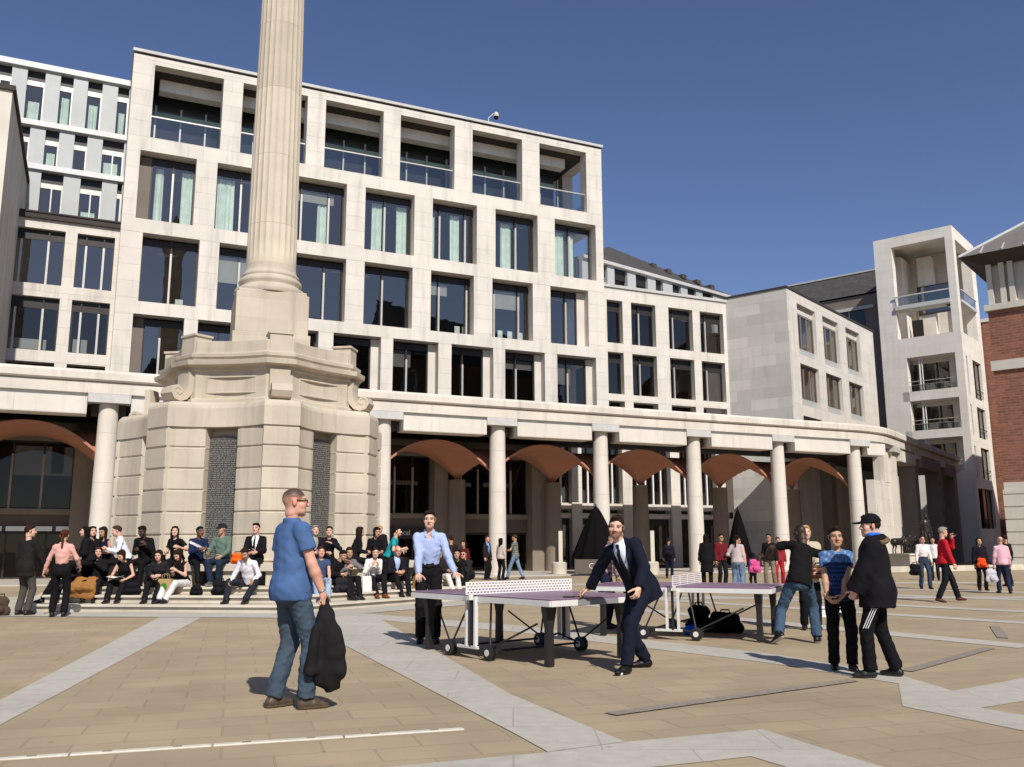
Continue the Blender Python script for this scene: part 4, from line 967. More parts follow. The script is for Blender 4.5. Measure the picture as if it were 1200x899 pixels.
def hand(W, e1, e2, e3, s, h, curl=.45, spread=.0, point=False, rf=.0085, thumb=.6):
    # W wrist, e1 along the hand, e2 out of the palm, e3 towards the thumb
    e1 = nrm(e1); e2 = nrm(e2 - e1 * (e2 @ e1)); c3 = np.cross(e1, e2); e3 = c3 if c3 @ e3 > 0 else -c3
    v = Vol(W - .22 * s, W + .22 * s, h); P = lambda a, b, c: W + s * (a * e1 + b * e2 + c * e3)
    v.cap(P(-.03, 0, 0), P(.02, 0, 0), .029 * s, .027 * s, .01)
    v.cap(P(.025, 0, .008), P(.078, 0, .014), .026 * s, .022 * s, .02, e2, .55); v.cap(P(.025, 0, -.01), P(.075, 0, -.02), .024 * s, .02 * s, .02, e2, .55)
    for i, (o, L) in enumerate(((.03, .066), (.010, .075), (-.010, .068), (-.029, .054))):
        p = P(.085 - .006 * abs(i - 1), 0, o); d = nrm(e1 + e3 * (o * 3 + spread * (1.5 - i) * .3)); ang = 0
        cu = curl * (1 + .12 * i) if not (point and i == 0) else .1
        for q, (f, r) in enumerate(((.45, rf), (.30, rf * .93), (.25, rf * .82))):
            ang += cu * (55 if q == 0 else 50); dd = d * cos(rad(ang)) + e2 * sin(rad(ang)); n = p + dd * L * f * s * 1.12
            v.cap(p, n, r * s, r * .95 * s, .004); p = n
    p = P(.018, .004, .024); d = nrm(e1 * .62 + e3 * .72 + e2 * .25)
    for f, r in ((.045, .0125), (.034, .0105), (.026, .009)):
        n = p + d * f * s; v.cap(p, n, r * s, r * .93 * s, .008); p = n; d = nrm(d + e1 * .25 * thumb + e2 * .35 * thumb - e3 * .15 * thumb)
    return v.mesh()

NP = [0]
def person(label, x, y, yaw, H=1.78, z=0., res='mid', group=None, skin='fair', fem=0., fat=0., kid=0.,
           pel=(0, 0, 0), lean=0., side=0., twist=0., hyaw=0., hpitch=0., htilt=0., pyaw=0.,
           fL=None, fR=None, tL=8., tR=-8., pitL=0., pitR=0., hL=None, hR=None, eL=None, eR=None, kL=None, kR=None,
           hdL=None, hdR=None, pnL=None, pnR=None, curl=(.45, .45),
           top='tee', topc='#333333', top2=None, stripes=None, sleeve=.55, hem=.06, loose=.0, tuck=False,
           inner=None, tie=None, vneck=.0, hood=None,
           bot='trousers', botc='#222226', legs=None, shoec='#1a1614', solec=None, hair='short', hairc='dark', beard=None, cap=None,
           specs=None, seat=None, collar=None, bagstrap=None, name='person', mono=None):
    NP[0] += 1; seed = NP[0] * 13 + 5; hb, hh, hn = RES[res]; s = H / 1.78; r_ = np.random.default_rng(seed)
    root = thing(name, label, 'person', (x, y, z), rad(yaw), group) if mono is None else mono
    shw = (.168 - .02 * fem) * s * (1 - .15 * kid); hw = (.088 + .006 * fem) * s
    hs_ = s * (.985 + .12 * kid); tone = np.array(TONE[skin])
    # ---- skeleton
    P = V3(0, 0, .945 * s) + np.asarray(pel) * s
    Rp = rotm((0, 0, 1), pyaw); rt = Rp @ V3(1, 0, 0); fw = Rp @ V3(0, 1, 0)
    Rl = rotm(fw, side) @ rotm(rt, -lean); d = Rl @ V3(0, 0, 1); Rt = rotm(d, twist) @ Rl
    srt = Rt @ rt; sfw = Rt @ fw
    C = P + d * .30 * s; NB = P + d * .525 * s - sfw * .01 * s
    SHc = P + d * .462 * s; sh = [SHc - srt * shw, SHc + srt * shw]; hip = [P - rt * hw - V3(0, 0, .02 * s), P + rt * hw - V3(0, 0, .02 * s)]
    Rh = rotm((0, 0, 1), hyaw + pyaw) @ rotm((1, 0, 0), -hpitch) @ rotm((0, 1, 0), htilt)
    hx_, hy_, hz_ = Rh @ V3(1, 0, 0), Rh @ V3(0, 1, 0), Rh @ V3(0, 0, 1)
    HC_ = NB + nrm(d * .6 + hz_ * .7 + sfw * .25) * .148 * s + hz_ * .01 * s
    ft = [np.asarray(fL if fL is not None else (-.11, 0, .08)) * s, np.asarray(fR if fR is not None else (.11, 0, .08)) * s]
    kn = []; an = []
    for i, (k_, t_) in enumerate(((kL, ft[0]), (kR, ft[1]))):
        a, b = ik(hip[i], t_, .435 * s, .43 * s, k_ if k_ is not None else fw + rt * (.12 * (-1, 1)[i])); kn.append(a); an.append(b)
    el = []; wr = []
    for i, (h_, e_) in enumerate(((hL, eL), (hR, eR))):
        sg = (-1, 1)[i]
        t_ = np.asarray(h_) * s if h_ is not None else sh[i] + srt * sg * .07 * s - V3(0, 0, .53 * s) + sfw * .05 * s
        a, b = ik(sh[i], t_, .285 * s, .255 * s, e_ if e_ is not None else -sfw + srt * sg * .5 - V3(0, 0, .3)); el.append(a); wr.append(b)
    allp = np.array([P, C, NB, HC_ + hz_ * .16 * s] + sh + hip + kn + an + el + wr)
    lo = allp.min(0) - .27 * s; hi = allp.max(0) + .27 * s; lo[2] = max(lo[2], -.12)
    mk = lambda h=hb: Vol(lo, hi, h)
    up = V3(0, 0, 1)
    # ---- body: one continuous skin
    v = mk(hb if res != 'near' else .0105)
    th = 1 - .12 * fem
    v.ell(P + d * .03 * s, (srt, sfw, d), np.array((.135, .095, .13)) * s, .03); v.ell(P + d * .32 * s, (srt, sfw, d), np.array((.14 * th, .095, .19)) * s, .05)
    v.cap(sh[0] - d * .02 * s, sh[1] - d * .02 * s, .034 * s, .034 * s, .04); v.cap(NB - d * .06 * s, HC_ - hz_ * .07 * s - hy_ * .015 * s, .055 * s * th, .050 * s * th, .03)
    at = 1 - .14 * fem + .12 * fat
    bare = 1.0
    for i in (0, 1):
        v.cap(sh[i] - d * .022 * s, el[i], .042 * s * at, .038 * s * at, .015); m_ = el[i] * .7 + wr[i] * .3
        v.cap(el[i], m_, .040 * s * at, .0425 * s * at, .015); v.cap(m_, wr[i], .042 * s * at, .0265 * s * at, .015)
        v.cap(hip[i], kn[i], .073 * s, .053 * s, .03); m_ = kn[i] * .65 + an[i] * .35
        v.cap(kn[i], m_, .05 * s, .054 * s, .015); v.cap(m_, an[i], .052 * s, .034 * s, .015)
    parts = [v.mesh()]
    # head
    hv = Vol(HC_ - .19 * hs_, HC_ + .19 * hs_, hh); Hp = lambda a, b, c: HC_ + hs_ * (a * hx_ + b * hy_ + c * hz_); HM = (hx_, hy_, hz_)
    g_ = hs_; fm = 1 - .07 * fem
    hv.ell(Hp(0, -.014, .032), HM, np.array((.074, .094, .086)) * g_, 0)
    hv.ell(Hp(0, .018, -.045), HM, np.array((.057 * fm, .066, .068)) * g_, .03 * g_)
    hv.cap(Hp(-.028, .055, -.07), Hp(.028, .055, -.07), .030 * g_, .030 * g_, .03 * g_); hv.ell(Hp(0, .066, -.096), HM, np.array((.026, .022, .02)) * g_, .025 * g_)
    hv.cap(Hp(-.04, .07, .032), Hp(.04, .07, .032), .016 * g_, .016 * g_, .02 * g_)
    hv.cap(Hp(-.045, .058, -.025), Hp(.045, .058, -.025), .026 * g_, .026 * g_, .025 * g_)
    for q in (-1, 1): hv.ell(Hp(q * .033, .096, .010), HM, np.array((.02, .016, .013)) * g_, .012 * g_, '-'); hv.ell(Hp(q * .033, .072, .010), HM, np.array((.014, .014, .012)) * g_, .002)
    hv.cap(Hp(0, .084, .022), Hp(0, .108, -.022), .009 * g_, .0135 * g_, .012 * g_); hv.cap(Hp(-.013, .094, -.026), Hp(.013, .094, -.026), .009 * g_, .009 * g_, .008 * g_)
    hv.cap(Hp(-.018, .079, -.056), Hp(.018, .079, -.056), .010 * g_, .010 * g_, .008 * g_); hv.cap(Hp(-.015, .077, -.068), Hp(.015, .077, -.068), .0095 * g_, .0095 * g_, .006 * g_)
    for q in (-1, 1): hv.ell(Hp(q * .077, -.008, .0), HM, np.array((.010, .019, .031)) * g_, .006 * g_)
    hv.cap(Hp(0, -.02, -.03), HC_ * .45 + NB * .55 - hy_ * .012 * s, .053 * s * th, .054 * s * th, .02)
    parts.append(hv.mesh()); nb_ = [len(parts[0][0]), len(parts[0][0]) + len(parts[1][0])]
    # hands
    for i in (0, 1):
        sg = (-1, 1)[i]; fd = nrm(wr[i] - el[i]); e1 = np.asarray((hdL, hdR)[i], float) if (hdL, hdR)[i] is not None else fd
        e2 = np.asarray((pnL, pnR)[i], float) if (pnL, pnR)[i] is not None else -srt * sg * .9 - sfw * .15
        if abs(nrm(e2) @ nrm(e1)) > .95: e2 = -sfw
        e3 = sfw if abs(nrm(e1) @ sfw) < .9 else up
        rf = {'near': .0088, 'mid': .0105, 'far': .0135}[res]
        parts.append(hand(wr[i], e1, e2, e3, s * (1 - .06 * fem), hn, curl[i], rf=rf))
    hc = np.array(ccol(HAIRC.get(hairc, hairc)))
    def paint(Vx, Cc):
        q = (Vx - HC_) @ np.array(HM).T / g_; head = np.zeros(len(Vx), bool); head[nb_[0]:nb_[1]] = True
        def sp(m, col, f=1.): Cc[m, :3] = Cc[m, :3] * (1 - f) + np.asarray(col) * f
        Cc[:, :3] *= (1 + .06 * np.sin(Vx[:, :1] * 37 + Vx[:, 2:] * 29))
        fr = head & (q[:, 1] > .045)
        ax = np.abs(q[:, 0])
        sp(fr & (q[:, 2] < -.005) & (q[:, 2] > -.05) & (ax > .02), tone * (1.05, .78, .75), .35)
        sp(head & (ax > .07) & (np.abs(q[:, 2]) < .04), tone * (1.02, .72, .68), .5)
        if beard is not None: sp(head & (q[:, 1] > -.012 - .0) & (q[:, 2] < -.028 + .25 * np.maximum(0, .06 - q[:, 1]) ) & (q[:, 2] < -.034 + np.where(ax > .045, .03, 0)) & ~((ax < .03) & (q[:, 2] > -.048) & (q[:, 1] > .1)), beard[0], beard[1])
        lp = fr & (((ax / .026) ** 2 + ((q[:, 2] + .062) / .0125) ** 2) < 1); sp(lp, tone * (.80, .42, .40), .75)
        sp(fr & (ax < .021) & (np.abs(q[:, 2] + .062) < .0035), (.10, .03, .03), .6)
        for sd in (-1, 1):
            e = ((q[:, 0] - sd * .033) / .0155) ** 2 + ((q[:, 2] - .010) / .0062) ** 2; sp(fr & (e < 1), (.36, .31, .28), .7)
            e = ((q[:, 0] - sd * .033) / .0075) ** 2 + ((q[:, 2] - .010) / .0085) ** 2; sp(fr & (e < 1), (.03, .02, .015), 1)
            e = ((q[:, 0] - sd * .033) / .017) ** 2 + ((q[:, 2] - .0185) / .003) ** 2; sp(fr & (e < 1), (.05, .03, .02), .8)
            e = ((q[:, 0] - sd * .035) / .023) ** 2 + ((q[:, 2] - .034 + .004 * (ax > .045)) / .0052) ** 2; sp(fr & (e < 1), hc * .8, .85)
            sp(fr & (((q[:, 0] - sd * .008) / .005) ** 2 + ((q[:, 2] + .033) / .004) ** 2 < 1) & (q[:, 1] > .09), (.08, .03, .02), .7)
        if hair in ('buzz', 'bald'):
            f = .66 * q[:, 1] - .75 * q[:, 2]
            if hair == 'buzz': sp(head & (f < .006) & (q[:, 2] > -.06) & ~((ax > .071) & (np.abs(q[:, 2]) < .036)), hc, np.clip((q[:, 2] + .03) / .11, .22, .9)[head & (f < .006) & (q[:, 2] > -.06) & ~((ax > .071) & (np.abs(q[:, 2]) < .036))][:, None] * (1 + .1 * np.sin(q[head & (f < .006) & (q[:, 2] > -.06) & ~((ax > .071) & (np.abs(q[:, 2]) < .036))][:, :1] * 900)))
            else: sp(head & (q[:, 2] < .05) & (q[:, 2] > -.06) & (q[:, 1] < .0) & ~((ax > .071) & (np.abs(q[:, 2]) < .036)), hc, .6)
    bo = sobj('body', parts, SKINM if mono is None else None, root, paint, tone) if mono is None else None
    out = {'root': root, 'wr': wr, 'el': el, 'HC': HC_, 'P': P, 'SH': SHc, 'd': d, 'srt': srt, 'sfw': sfw, 's': s, 'kn': kn}
    if res == 'near': seedf = .0058
    else: seedf = .0070
    # ---- trousers / skirt
    cl = .013 * s + .008 * loose
    v = mk(); lf = 1. if legs is None else legs
    if bot in ('trousers', 'jeans', 'shorts'):
        v.ell(P + d * .0 * s, (rt, fw, nrm(d + up)), np.array((.158 + .01 * fem + .02 * fat, .118 + .025 * fat, .14)) * s, .02)
        v.cap(P + d * .02 * s, P + d * .12 * s, .138 * s + .015 * fat, .128 * s + .03 * fat, .03, fw, .78, cut='b')
        if not seat: v.ell(P - fw * .06 * s - up * .05 * s, (rt, fw, up), np.array((.13, .085, .1)) * s, .03)
        sk_ = .92 if bot == 'trousers' and lf < 1 else 1.
        for i in (0, 1):
            kr = .063 * s * sk_ + cl * .6; v.cap(hip[i], kn[i], .088 * s + .004 + .01 * fat, kr, .035)
            if bot == 'shorts': continue
            en = an[i] + nrm(kn[i] - an[i]) * .005 * s - fw * .008; v.cap(kn[i], en, kr, (.058 * s * sk_ + cl * .7) * (lf if lf > 1 else 1), .02, cut='b')
    else: # skirt or dress bottom
        v.ell(P, (rt, fw, nrm(d + up)), np.array((.16, .12, .14)) * s, .02); v.cap(P + d * .02 * s, P + d * .14 * s, .135 * s, .12 * s, .03, fw, .78, cut='b')
        m_ = (kn[0] + kn[1]) / 2 if bot == 'skirt' else (an[0] * .8 + an[1] * .8 + kn[0] * .2 + kn[1] * .2) / 2
        for i in (0, 1): v.cap(hip[i], kn[i], .092 * s, .075 * s, .06, cut='b')
        v.cap(P - up * .05 * s, (kn[0] + kn[1]) / 2, .12 * s, .09 * s, .05, cut='b')
    v.folds(seedf * (1.25 if bot == 'jeans' else 1.), seed, (.05, .13))
    dk = 'denim' if bot == 'jeans' else 'cloth'
    sobj({'jeans': 'jeans', 'trousers': 'trousers', 'shorts': 'shorts', 'skirt': 'skirt', 'dress': 'skirt'}[bot], [v.mesh()], cloth(botc, dk), root)
    # ---- top
    v = mk(); jk = top in ('jacket', 'coat', 'parka'); ad = {'tank': .004, 'tee': .014 - .005 * kid, 'polo': .016, 'shirt': .011, 'jumper': .017, 'jacket': .023, 'coat': .034, 'parka': .055, 'dress': .006}[top] * s + .012 * loose
    # hem counted down from the pelvis
    hp = P - d * hem * s
    rr = lambda b: b * s + ad
    v.ell(P + d * .33 * s + sfw * .005, (srt, sfw, d), np.array((rr(.145 * th + .015 * fat), rr(.098 + .02 * fat), rr(.19))), .0)
    v.cap(P + d * .1 * s, P + d * .24 * s, rr(.120 * (1 - .08 * fem) + .035 * fat), rr(.125 * (1 - .1 * fem) + .02 * fat), .06, sfw, .76)
    if fat: v.ell(P + d * .14 * s + sfw * .045 * s, (srt, sfw, d), np.array((.13, .10 + .05 * fat, .13)) * s, .05)
    if fem:
        for q in (-1, 1): v.ell(P + d * .33 * s + sfw * .085 * s + srt * q * .065 * s, (srt, sfw, d), np.array((.06, .05, .06)) * s * (.8 + .2 * fem), .04)
    bl = P + d * .04 * s
    if hem > -.05 and not tuck:
        v.cap(P + d * .15 * s, P - d * (hem + .05) * s, rr(.132 + .03 * fat), rr(.155 + .015 * fem + .02 * fat + (.015 if jk else 0)), .05, sfw, .84)
        v.ell(P - d * .02 * s - sfw * .02 * s, (srt, sfw, d), np.array((rr(.160 + .01 * fem + .02 * fat), rr(.128 + .02 * fat), rr(.17))), .03)
    v.cap(sh[0] * .93 + SHc * .07 - d * .012 * s, sh[1] * .93 + SHc * .07 - d * .012 * s, rr(.040) - .2 * ad, rr(.040) - .2 * ad, .05)
    v.cap(NB - d * .045 * s, (sh[0] + NB) / 2 - d * .03 * s, .054 * s, .040 * s + ad * .5, .03); v.cap(NB - d * .045 * s, (sh[1] + NB) / 2 - d * .03 * s, .054 * s, .040 * s + ad * .5, .03)
    v.plane(hp if not tuck else P + d * .075 * s, -d)
    if jk and inner is not None: # open front: carve a wedge between the lapels
        wl_ = .10 * s if vneck >= 0 else .13 * s; zl = P + d * (.20 if vneck >= 0 else -.05) * s
        a_ = NB - d * .02 * s + sfw * .10 * s; I_ = np.argwhere(v.D < .03); Pw = v.lo + v.h * I_ - zl
        hgt = np.clip((Pw @ d) / (.30 * s if vneck >= 0 else .5 * s), 0, 1.3); lx = np.abs(Pw @ srt); fy = Pw @ sfw
        m_ = (lx < (.012 + hgt * .085) * s * (1 if vneck >= 0 else 1.15)) & (fy > .0) & (Pw @ d > 0); ii = I_[m_]; v.D[tuple(ii.T)] = np.maximum(v.D[tuple(ii.T)], .02)
    if top in ('tee', 'tank', 'dress', 'jumper') or (jk and inner is None): v.cap(NB - d * .005 * s + sfw * .012 * s, NB + d * .12 * s, .062 * s if top != 'tank' else .085 * s, .07 * s, .0, op='-')
    SL = sleeve if not (jk or top in ('shirt', 'jumper')) else max(sleeve, 1.97)
    if top in ('tank', 'dress'): SL = 0
    if SL > 0:
        for i in (0, 1):
            ua = min(SL, 1.); e_ = sh[i] + (el[i] - sh[i]) * ua; fl = .008 * s if SL < 1 else 0
            v.cap(sh[i] - d * .012 * s, e_, rr(.045 * at) - .15 * ad, rr(.041 * at) + fl, .035, cut='b' if SL <= 1 else None)
            if SL > 1:
                w_ = el[i] + (wr[i] - el[i]) * min(SL - 1, .97); v.cap(el[i], w_, rr(.040 * at), rr(.031 * at) * (1.0 if not jk else 1.12), .02, cut='b')
    if top in ('polo', 'shirt') or collar: # collar
        v.cap(NB - d * .02 * s + sfw * .02 * s, NB + d * .12 * s, .054 * s, .06 * s, .004, op='-'); v.ell(NB - d * .055 * s + sfw * .085 * s, (srt, sfw, d), np.array((.024, .05, .052)) * s, .004, '-')
        cc_ = NB + d * .008 * s + sfw * .008 * s
        for q in (-1, 1): v.cap(NB + srt * q * .045 * s + sfw * .058 * s - d * .012 * s, NB + srt * q * .052 * s + sfw * .105 * s - d * .06 * s, .016 * s, .011 * s, .004, sfw, .6)
        for a_ in np.linspace(0, 2 * pi, 18, endpoint=False):
            a2 = a_ + 2 * pi / 18; q = lambda t: cc_ + (srt * sin(t) + sfw * cos(t)) * .064 * s - sfw * 0 - d * .024 * s * max(0, cos(t)) ** 2
            if abs(cos(a_)) < .97 or cos(a_) < 0: v.cap(q(a_), q(a2), .012 * s, .012 * s, .006, d, 1.9)
        v.cap(NB - d * .02 * s + sfw * .05 * s, NB + d * .12 * s, .038 * s, .052 * s, .0, op='-')
    if jk and inner is not None: # collar roll
        for q in (-1, 1): v.cap(NB - sfw * .055 * s + d * .02 * s, NB + srt * q * .072 * s + d * .0 * s, .017 * s, .016 * s, .01); v.cap(NB + srt * q * .072 * s, P + d * .36 * s + sfw * (.115 * s + ad * .6) + srt * q * .075 * s, .015 * s, .013 * s, .012)
    if hood: v.cap(NB - sfw * .03 * s - srt * .07 * s, NB - sfw * .03 * s + srt * .07 * s, .055 * s, .055 * s, .02)
    v.folds(seedf * (1. if not jk else .75), seed + 1, (.06, .17))
    nm = {'tank': 'vest_top', 'tee': 't_shirt', 'polo': 'polo_shirt', 'shirt': 'shirt', 'jumper': 'jumper', 'jacket': 'jacket', 'coat': 'coat', 'parka': 'parka', 'dress': 'dress_top'}[top]
    if stripes is None: sobj(nm, [v.mesh()], cloth(topc), root)
    else:
        bc = np.array(ccol(topc))
        def pst(Vx, Cc): stripes(Vx, Cc, (Vx - P) / s)
        sobj(nm, [v.mesh()], PAINTM, root, pst, bc)
    if tuck:
        w = mk(); c_ = P + d * .078 * s; w.cap(c_ - d * .018 * s, c_ + d * .018 * s, .150 * s + .02 * fat + ad * .6, .150 * s + .02 * fat + ad * .6, 0, sfw, .80, cut='ab'); sobj('belt', [w.mesh()], BLACK, root)
    if jk and inner is not None:
        w = mk(); w.ell(P + d * .34 * s + sfw * .01, (srt, sfw, d), np.array((.122, .112, .2)) * s, 0); w.cap(P + d * .02 * s, P + d * .25 * s, .125 * s + .02 * fat, .128 * s, .05, sfw, .80)
        cc_ = NB + d * .012 * s + sfw * .012 * s; w.cap(NB - d * .05 * s, cc_ + d * .008 * s, .075 * s, .062 * s, .02, cut='b')
        w.cap(cc_ - d * .03 * s, cc_ + d * .1 * s, .045 * s, .05 * s, 0, op='-'); w.plane(P + d * .05 * s, -d)
        if vneck >= 0: pass
        sobj('shirt_front', [w.mesh()], cloth(inner), root)
        if tie:
            t_ = Vol(P - .2, P + d * .5 * s + .25, hb * .8); a_ = NB + sfw * .088 * s - d * .02 * s
            m_ = P + d * .33 * s + sfw * (.158 * s); e_ = P + d * .12 * s + sfw * .142 * s
            t_.cap(a_, a_ - d * .03 * s, .02 * s, .014 * s, .005); n__ = P + d * .43 * s + sfw * .135 * s; t_.cap(a_ - d * .03 * s, n__, .017 * s, .021 * s, .005, sfw, .6); t_.cap(n__, m_, .021 * s, .026 * s, .005, sfw, .5); t_.cap(m_, e_, .026 * s, .036 * s, .005, sfw, .45)
            sobj('tie', [t_.mesh()], cloth(tie), root)
    # ---- shoes
    for i in (0, 1):
        td = rotm((0, 0, 1), (tL, tR)[i] + pyaw) @ V3(0, 1, 0); pt = (pitL, pitR)[i]; rgt = np.cross(td, up); td = rotm(rgt, pt) @ td; un = np.cross(rgt, td)
        A = an[i]; q = lambda f, u_: A + td * f * s + un * u_ * s
        v = Vol(A - .26 * s, A + .26 * s, {'near': .0075, 'mid': .012, 'far': .018}[res]); k_ = 1 - .1 * fem
        v.cap(q(-.035, -.035), q(.06, -.035), .042 * s * k_, .043 * s * k_, .02); v.cap(q(.06, -.04), q(.15 * k_, -.05), .045 * s * k_, .034 * s * k_, .02, un, .8); v.cap(q(-.01, 0.03), q(.0, -.03), .042 * s * k_, .046 * s, .02)
        v.plane(A - un * .078 * s, -un); so_ = np.array(ccol(solec)) if solec else np.array(ccol(shoec)) * .5
        def ps(Vx, Cc, A=A, un=un): Cc[((Vx - A) @ un) < -.056 * s, :3] = so_
        sobj('shoe', [v.mesh()], SHOEM, root, ps, ccol(shoec))
    # ---- hair and headwear
    hm = cloth(HAIRC.get(hairc, hairc), 'hair')
    if hair not in ('bald', 'buzz', None):
        fl = .10 if hair == 'short' else .0
        v = Vol(HC_ - .42 * g_, HC_ + .25 * g_, hh * 1.15)
        v.ell(Hp(0, -.019, .038), HM, np.array((.0795, .0975, .0905)) * g_, 0)
        if hair == 'short': v.ell(Hp(.01, .03, .095), HM, np.array((.06, .06, .032)) * g_, .03 * g_)
        if hair == 'quiff': v.cap(Hp(-.02, .0, .108), Hp(.012, .068, .104), .032 * g_, .028 * g_, .02 * g_)
        n_ = nrm(hy_ * .66 - hz_ * .75); v.plane(Hp(0, -.010, .008), n_)
        if hair == 'quiff': v.plane(Hp(0, 0, .02), -hz_)
        v.cap(Hp(-.074, .012, .01), Hp(-.072, .016, -.016), .010 * g_, .006 * g_, .01); v.cap(Hp(.074, .012, .01), Hp(.072, .016, -.016), .010 * g_, .006 * g_, .01)
        if hair in ('long', 'bob', 'pony'):
            v.cap(Hp(-.05, .03, .09), Hp(.05, .03, .09), .025 * g_, .025 * g_, .03)
        L_ = {'long': .30, 'bob': .12}.get(hair)
        if L_:
            v.cap(Hp(0, -.06, .03), Hp(0, -.075, 0) - up * L_ * g_ - sfw * .01, .082 * g_, .055 * g_, .03, hy_, .62)
            for q in (-1, 1): v.cap(Hp(q * .07, -.012, .03), Hp(q * .075, -.02, 0) - up * L_ * .85 * g_, .028 * g_, .026 * g_, .03)
        if hair == 'pony': v.ell(Hp(0, -.115, .05), HM, np.array((.03, .03, .03)) * g_, .02); v.cap(Hp(0, -.125, .04), Hp(0, -.14, .0) - up * .24 * g_, .03 * g_, .018 * g_, .02)
        if hair == 'bun': v.ell(Hp(0, -.09, .115), HM, np.array((.045, .045, .042)) * g_, .01)
        v.folds(.0038, seed + 3, (.014, .04) if res == 'near' else (.03, .06)); sobj('hair', [v.mesh()], hm, root)
    if cap is not None:
        v = Vol(HC_ - .24 * g_, HC_ + .24 * g_, hh); v.ell(Hp(0, -.014, .045), HM, np.array((.09, .108, .098)) * g_, 0); v.plane(Hp(0, 0, .038), -hz_ + hy_ * -.12)
        v.cap(Hp(0, .07, .045), Hp(0, .135, .034), .070 * g_, .056 * g_, .004, hz_, .22); sobj('cap', [v.mesh()], cloth(cap), root)
    if specs:
        v = Vol(HC_ - .14 * g_, HC_ + .15 * g_, hh * .8); e_ = .012 if specs == 'sun' else .006
        for q in (-1, 1):
            if specs == 'sun': v.ell(Hp(q * .033, .096, .008), HM, np.array((.027, .010, .019)) * g_, .0)
            else:
                for a_ in np.linspace(0, 2 * pi, 12, endpoint=False): v.cap(Hp(q * .034 + .023 * cos(a_), .098, .006 + .016 * sin(a_)), Hp(q * .034 + .023 * cos(a_ + .53), .098, .006 + .016 * sin(a_ + .53)), .0035 * g_, .0035 * g_, 0)
            v.cap(Hp(q * .056, .092, .013), Hp(q * .080, -.005, .016), .0045 * g_, .0045 * g_, 0)
        v.cap(Hp(-.012, .1, .012), Hp(.012, .1, .012), .0045 * g_, .0045 * g_, 0); sobj('glasses', [v.mesh()], mat('dark_lens', (.012, .01, .01), .15, 0, spec=.6), root)
    return out
# ================================================================ people
def loc(px, py, yaw, s, wx, wy, wz):
    a = rad(-yaw); dx, dy = wx - px, wy - py
    return ((dx * cos(a) - dy * sin(a)) / s, (dx * sin(a) + dy * cos(a)) / s, wz / s)
def dirl(yaw, x, y, z):
    a = rad(-yaw); return (x * cos(a) - y * sin(a), x * sin(a) + y * cos(a), z)

# --- man in the foreground
X, Y, YW, H = -1.91, 8.02, -50, 1.90; s = H / 1.78
man = person('man with cropped hair in blue polo shirt and jeans holding a black jacket', X, Y, YW, H, res='near', skin='pink', hair='buzz', hairc='buzz',
    top='polo', topc='#49648f', sleeve=.62, hem=.10, bot='jeans', botc='#424f5c', shoec='#4c4034', solec='#7d6f5c', fat=.55, loose=.5, specs='thin', hyaw=-22, lean=-2,
    fL=(-.12, -.06, .08), fR=(.12, .10, .08), tL=4, tR=-14, hR=(.235, .15, .90), eR=(.55, -.6, -.2), curl=(.4, .95), hdR=(.05, .32, -.95), pnR=(-.8, -.3, 0))
wr = man['wr'][1]; root = man['root']
v = Vol(wr - .1, wr + .1, .006); fd = nrm(man['wr'][1] - man['el'][1]); a_, b_, c_ = basis(fd, V3(0, 0, 1))
for t in np.linspace(0, 2 * pi, 16, endpoint=False):
    q = lambda t: wr - fd * .02 + (a_ * cos(t) + b_ * sin(t)) * .030
    v.cap(q(t), q(t + .4), .007, .007, .002)
sobj('wristwatch', [v.mesh()], mat('steel', (.4, .39, .37), .3, .1, 9, metal=.8), root)
# black jacket hanging from his hand
hw = Matrix.Rotation(rad(YW), 3, 'Z') @ Vector(tuple(wr + V3(0.0, .03, -.115)))
jx, jy, jz = X + hw.x, Y + hw.y, hw.z
jt = thing('jacket', 'black zipped jacket hanging folded from the hand of the man in the blue polo shirt', 'jacket', (jx, jy, 0), 0)
v = Vol((-.42, -.36, .04), (.42, .36, 1.15), .011)
J = .86
def jc(a, b, ra, rb, k, **q): v.cap((a[0] * J, a[1], jz + a[2] * J), (b[0] * J, b[1], jz + b[2] * J), ra * J, rb * J, k, **q)
Q = dict(flat=V3(.25, 1, 0))
jc((0, 0, .06), (.0, .01, -.14), .04, .085, .03, q=.7, **Q); jc((.0, .01, -.14), (.03, .02, -.36), .085, .150, .06, q=.5, **Q); jc((.03, .02, -.36), (.03, .02, -.62), .150, .175, .06, q=.45, **Q)
jc((-.07, -.05, -.2), (-.11, -.04, -.60), .04, .07, .05); jc((.12, .0, -.25), (.15, .0, -.60), .045, .07, .05); jc((.08, .06, -.5), (.10, .05, -.80), .08, .065, .05, cut='b'); jc((-.02, .06, -.5), (-.02, .06, -.72), .07, .06, .05, cut='b')
v.folds(.009, 77, (.09, .25), .3); sobj('shell', [v.mesh()], BLACK, jt)

# --- man in the blue shirt, behind the far end of the table
X, Y, YW, H = -1.20, 13.22, 186, 1.90; s = H / 1.78
person('dark haired man in pale blue shirt leaning on the nearer table', X, Y, YW, H, res='near', skin='fair', hair='short', hairc='dark', top='shirt', topc='#a3b2d6', tuck=True, bot='trousers', botc='#171518', shoec='#0d0b0b',
    lean=9, pnR=(0, -.2, -1), hyaw=-4, hpitch=4, hL=loc(X, Y, YW, s, -.74, 12.95, .795), hR=loc(X, Y, YW, s, -1.30, 12.84, .80), eL=(.9, -.6, .1), eR=(-.9, -.6, .1), hdL=dirl(YW, .25, -.95, -.16), pnL=(0, -.5, -.9), hdR=dirl(YW, .1, -.9, -.25), curl=(.25, .5), fL=(-.10, 0, .08), fR=(.10, -.02, .08))

